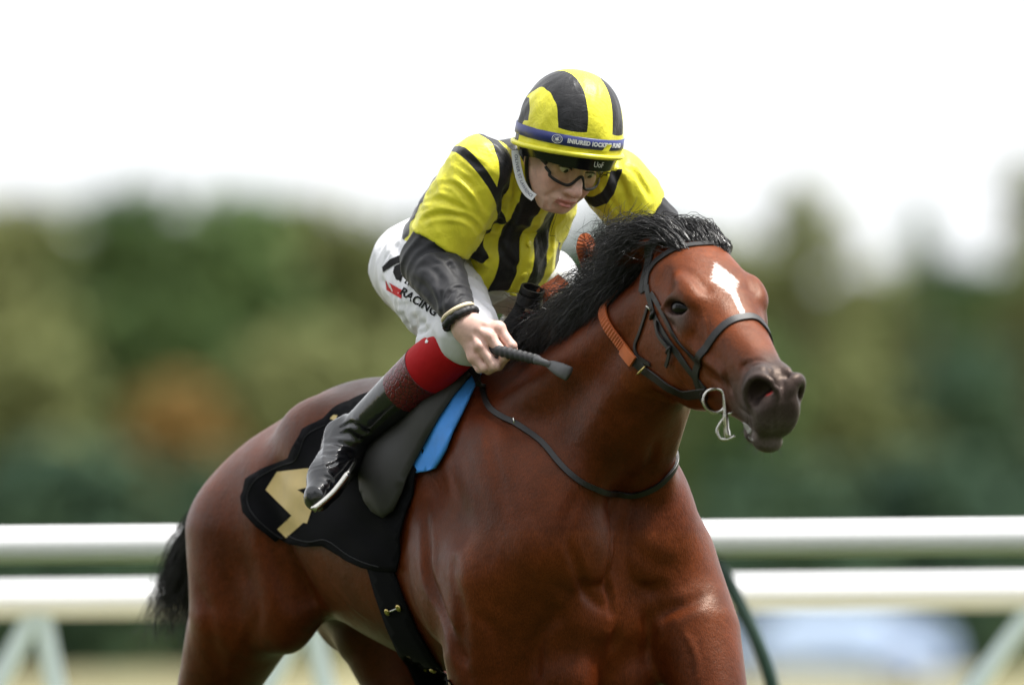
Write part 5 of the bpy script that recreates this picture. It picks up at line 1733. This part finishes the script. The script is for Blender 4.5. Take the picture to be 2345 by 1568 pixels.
# rolled knot of the rein end
m = MB()
c0 = WP(1213, 672, yk-.02)
for i, (dx, dy, r) in enumerate(((0, 0, .026), (-4, 14, .030))):
    m = MB()
    c = WP(1217+dx, 672+dy, yk-.02-.004*i)
    axk = Vector((.25, -.35, .85)).normalized()
    hw = .014-.002*i
    path = ring_at(c, axk, r-.003*i, 26)
    vs, fs = [], []
    for p in path:
        o_ = (p-c).normalized()
        for x, y in ((-hw, -.0025), (-hw, .0025), (hw, .0025), (hw, -.0025)): vs.append(p+axk*x+o_*y)
    for k in range(26):
        j = (k+1) % 26
        for q in range(4): fs.append((4*k+q, 4*k+(q+1) % 4, 4*j+(q+1) % 4, 4*j+q))
    m.add(vs, fs); m.build('rein_knot', LEATH, reins, smooth=False)
free_strap('rein_leather', [WP(1196, 688, yk-.02), WP(1186, 712, yk-.03), WP(1168, 738, yk-.04), WP(1150, 765, yk-.05), WP(1140, 790, yk-.06)], .026, LEATH, reins, (.3, -1, .2))
free_strap('rein_leather', [WP(1176, 793, yk-.07), WP(1218, 768, yk-.05), WP(1268, 756, yk-.03)], .009, LEATH, reins, (.1, -.6, .8))

# neck strap
nstrap = thing('neck_strap', loc2w((.3, 0, 1.4)), 'thin black neck strap hanging round the base of the horse\'s neck', 'strap')
far = [('l', .52, .13, 1.42), ('l', .40, .16, 1.52), ('l', .2, .14, 1.62)]
yN = snap(HB, (1520, 1095))[0][1]
strap('strap', [(1106, 893), (1120, 930), (1150, 955), (1185, 972), (1240, 1012), (1290, 1070), (1350, 1113), (1430, 1131), (1495, 1118), ('f', WP(1530, 1080, yN+.01)), ('f', WP(1548, 1030, yN+.05)), ('f', WP(1549, 985, yN+.09)), ('f', WP(1541, 955, yN+.13)), ('l', .50, .14, 1.5), ('l', .3, .15, 1.6)], .013, .006, LEATH, nstrap, lift=.002)
strap('strap', [(1108, 900), (1096, 884), (1078, 866), (1056, 855)], .011, .005, LEATH, nstrap, lift=.030)
strap('strap', [(1107, 898), (1101, 872), (1108, 850), (1122, 835), (1150, 818)], .010, .005, LEATH, nstrap, lift=.022)
h, n = snap(HB, (1180, 968))
m = MB(); m.tube([h+n*.009+Vector((-.001, 0, .008)), h+n*.009+Vector((.002, 0, -.008))], .002, 6); m.build('buckle', STEEL, nstrap)
h, n = snap(HB, (1106, 893)); m = MB(); m.tube([h+n*.014+Vector((-.011, 0, .004)), h+n*.016, h+n*.014+Vector((.011, 0, -.003))], .005, 8); m.build('keeper', LEATH, nstrap)

# ------------------------------------------------------------------ whip
whip = thing('riding_whip', WP(1140, 803, YH-.04), 'dark grey riding whip with ridged grip held in the jockey\'s right hand', 'whip')
WG = simple('grey_whip_rubber', (.035, .035, .037), .55, var=.15)
WG2 = simple('light_grey_whip', (.10, .10, .105), .5, var=.1)
p0, p1, p2, p3, p4 = WP(1085, 786, YH-.005), WP(1142, 803, YH-.058), WP(1228, 823, YH-.125), WP(1262, 836, YH-.155), WP(1303, 856, YH-.19)
m = MB(); path = [p0.lerp(p1, i/6) for i in range(6)]+[p1.lerp(p2, i/30) for i in range(31)]
m.tube(path, [.0105]*6+[.0125+(.0017 if i % 4 < 2 else 0)-.002*(i/30) for i in range(31)], 14); m.build('grip', WG, whip)
m = MB(); m.tube([p2-(p3-p2)*.02, p2+(p3-p2)*.15, p2+(p3-p2)*.35, p3], [.0115, .0105, .0085, .008], 12); m.build('shaft', WG2, whip)
m = MB(); dd = (p4-p3).normalized()
m.tube([p3-dd*.008, p3+dd*.004, p3+(p4-p3)*.5, p4], [.009, .0125, .0165, .0175], 12, squash=((0, 1, 0), .45)); m.build('flap', WG2, whip)

# ------------------------------------------------------------------ hair
HAIR, nt, bs = new_mat('black_horsehair')
bs.inputs['Base Color'].default_value = (.009, .0075, .007, 1); bs.inputs['Roughness'].default_value = .30
bs.inputs['Specular IOR Level'].default_value = .6
def strands(paths, rads, name, mat, parent):
    """paths: (S, K, 3) centre lines; flat tapered three-sided strands"""
    paths = np.asarray(paths); S, K, _ = paths.shape
    t = np.gradient(paths, axis=1); t /= np.maximum(np.linalg.norm(t, axis=2), 1e-9)[..., None]
    ref = RNG.normal(size=(S, 1, 3)); a = np.cross(t, ref); a /= np.maximum(np.linalg.norm(a, axis=2), 1e-9)[..., None]; b = np.cross(t, a)
    tp = (1-np.linspace(0, 1, K)**2*.9)[None, :, None]*np.asarray(rads)[:, None, None]
    ring = [paths+tp*(math.cos(x)*a+math.sin(x)*b) for x in (0, 2.094, 4.189)]
    V = np.stack(ring, 2).reshape(-1, 3)
    base = (np.arange(S)[:, None]*K+np.arange(K-1)[None, :])*3
    F = np.concatenate([np.stack([base+q, base+(q+1) % 3, base+3+(q+1) % 3, base+3+q], -1).reshape(-1, 4) for q in range(3)])
    o = mesh_np(name, V, F, mat, parent); o['kind'] = 'stuff'
    return o
def clumps(guides, per, spread0, spread1, rad, K=12, curl=.006):
    """guides: lists of world control points"""
    out, rr = [], []
    for g in guides:
        path = np.array([tuple(p) for p in catmull(g, 6)])
        idx = np.linspace(0, len(path)-1, K); P = np.stack([np.interp(idx, np.arange(len(path)), path[:, k]) for k in range(3)], 1)
        for _ in range(per):
            o0 = RNG.normal(size=3)*spread0; o1 = RNG.normal(size=3)*spread1; w = np.linspace(0, 1, K)[:, None]
            ph = RNG.uniform(0, 6.28, 3); fr = RNG.uniform(3, 7)
            wob = curl*w*np.sin(fr*w*3+ph[None, :])*RNG.uniform(.3, 1.3)
            L = RNG.uniform(.75, 1.08)
            Q = P[0]+(P-P[0])*L if L < 1 else P
            out.append(Q+o0*(1-w)+o1*w**1.3+wob); rr.append(rad*RNG.uniform(.6, 1.3))
    return out, rr
def crest_pt(f):
    h = HB.ray_cast(loc2w((f, -.0, 2.6)), Vector((0, 0, -1)))
    return h[0]
def lw(f, l, z): return loc2w((f, l, z))
dv = lambda a, b, c: loc2w((a, b, c))-loc2w((0, 0, 0))
guides = []
rg = random.Random(5)
# mane along the crest: thrown up and back, then falling to the near side
for i in range(120):
    f = rg.uniform(.13, .66); c = crest_pt(f)+dv(0, rg.uniform(-.022, .012), 0)
    k = (f-.13)/.53
    lift = rg.uniform(.02, .065)*(1.0-.3*k); back = rg.uniform(.04, .11)*(.4+.6*k); side = rg.uniform(-.075, .015)
    drop = rg.uniform(-.05, .05)
    guides.append([c-dv(0, 0, .012), c+dv(-back*.25, side*.3, lift*.6), c+dv(-back*.65, side*.8, lift), c+dv(-back*1.15, side*1.3, lift+drop*.6-.015), c+dv(-back*1.5, side*1.6, lift+drop-.05)])
for i in range(46):
    f = rg.uniform(.42, .68); c = crest_pt(f)+dv(0, rg.uniform(-.03, .0), 0)
    L = rg.uniform(.06, .13)
    guides.append([c-dv(0, 0, .01), c+dv(-.02, -.03, .02), c+dv(-.05, -.06, -L*.1), c+dv(-.09, -.085, -L*.45), c+dv(-.12, -.10, -L*.85)])
# tuft standing over the neck near the far rein
for i in range(26):
    f = rg.uniform(.40, .50); c = crest_pt(f)
    guides.append([c, c+dv(-.02, -.01, .06), c+dv(-.035, -.02+rg.uniform(-.02, .02), .11), c+dv(-.03+rg.uniform(-.03, .04), rg.uniform(-.04, .03), .15+rg.uniform(-.03, .03))])
o, r = clumps(guides, 46, .007, .024, .0012, curl=.009)
strands(o, r, 'mane', HAIR, horse)
guides = []
# forelock and bridle-path hair blown back over the ears
for i in range(70):
    l = rg.uniform(-.062, .062); s = hp(rg.uniform(-.015, .035), .012, l)
    b0 = loc2w(s); L = rg.uniform(.14, .26); hgt = rg.uniform(.006, .034); dn = rg.uniform(.0, .08)
    sp = l*.6-.03+rg.uniform(-.03, .02)
    guides.append([b0-dv(0, 0, .01), b0+dv(-L*.2, sp*.2, hgt), b0+dv(-L*.5, sp*.6, hgt*1.2), b0+dv(-L*.8, sp, hgt*.7-dn*.5), b0+dv(-L, sp*1.3, -dn)])
o, r = clumps(guides, 34, .007, .022, .0011, curl=.013)
strands(o, r, 'forelock', HAIR, horse)
guides = []
for i in range(60):
    a = rg.uniform(-.03, .03); b = rg.uniform(-.025, .025); L = rg.uniform(.8, 1.1)
    guides.append([lw(-1.04, a*.3, 1.42), lw(-1.14, a*.6, 1.38+b), lw(-1.29, a, 1.27+b), lw(-1.41-.03*L, a*1.6+.01, 1.16+b), lw(-1.45-.05*L, a*2.2+.02, 1.05-.05*(L-.8)), lw(-1.45-.07*L, a*2.6+.03, 1.12-.14*L)])
o, r = clumps(guides[:48], 30, .006, .030, .0013, 14, .016)
strands(o, r, 'tail', simple('tail_hair', (.020, .018, .018), .5, var=.4), horse)
# chin whiskers
out, rr = [], []
for i in range(46):
    p = hp(rg.uniform(.49, .575), -.17+rg.uniform(-.01, .012), rg.uniform(-.03, .03))
    h, n, _, _ = HB.find_nearest(loc2w(p)); L = rg.uniform(.012, .035)
    d = (n+Vector((rg.uniform(-.3, .3), rg.uniform(-.3, .3), -.5))).normalized()
    out.append([np.array(h+d*L*t+Vector((0, 0, -.006*t*t))) for t in np.linspace(0, 1, 5)]); rr.append(.0004)
strands(out, rr, 'whiskers', HAIR, horse)

# foam at the lips
FOAM = simple('white_foam', (.42, .40, .38), .7, var=.08, nscale=200, bstr=.6, bscale=600, bdist=.002)
foam = thing('mouth_foam', loc2w(hp(.52, -.13, -.04)), 'white foam at the corner of the horse\'s lips', 'foam')
for poly in ([(1702, 966), (1712, 972), (1722, 984), (1720, 996), (1712, 990), (1706, 980)], [(1714, 1000), (1723, 1003), (1726, 1010), (1718, 1008)]):
    drape('foam_smear', poly, HB, .001, 5, FOAM, foam, thick=.0015, wave=.001, wk=300)

# ------------------------------------------------------------------ print on the breeches
BLKP = simple('black_print', (.005, .005, .006), .8, spec=.1)
REDP = simple('red_print', (.50, .010, .010), .7, spec=.1)
def deco(name, poly, mat): return drape(name, poly, BB, .0015, 9, mat, breeches, thick=0, smooth_it=1)
deco('print_block', [(876, 612), (894, 594), (916, 585), (938, 582), (939, 596), (905, 606), (878, 624)], BLKP)
deco('print_block', [(904, 610), (930, 597), (941, 598), (940, 606), (922, 612), (924, 630), (918, 646), (908, 640), (901, 624)], BLKP)
deco('print_block', [(926, 648), (942, 632), (946, 645), (935, 654)], BLKP)
deco('print_bar', [(884, 643), (921, 664), (920, 684), (886, 664)], REDP)
def breech_warp(px0, py0, ang, k=1000.0):
    ca, sa = math.cos(ang), math.sin(ang)
    def w(a, b):
        x, y = a*k, b*k
        h, n = cast(BB, px0+x*ca+y*sa, py0+x*sa-y*ca)
        if h is None: h, n, _, _ = BB.find_nearest(WP(px0+x*ca+y*sa, py0+x*sa-y*ca, 0))
        return h+n*.0016
    return w
text_on('RACING', .026, breech_warp(960, 692, R(33)), BLKP, breeches, bold=.0006)
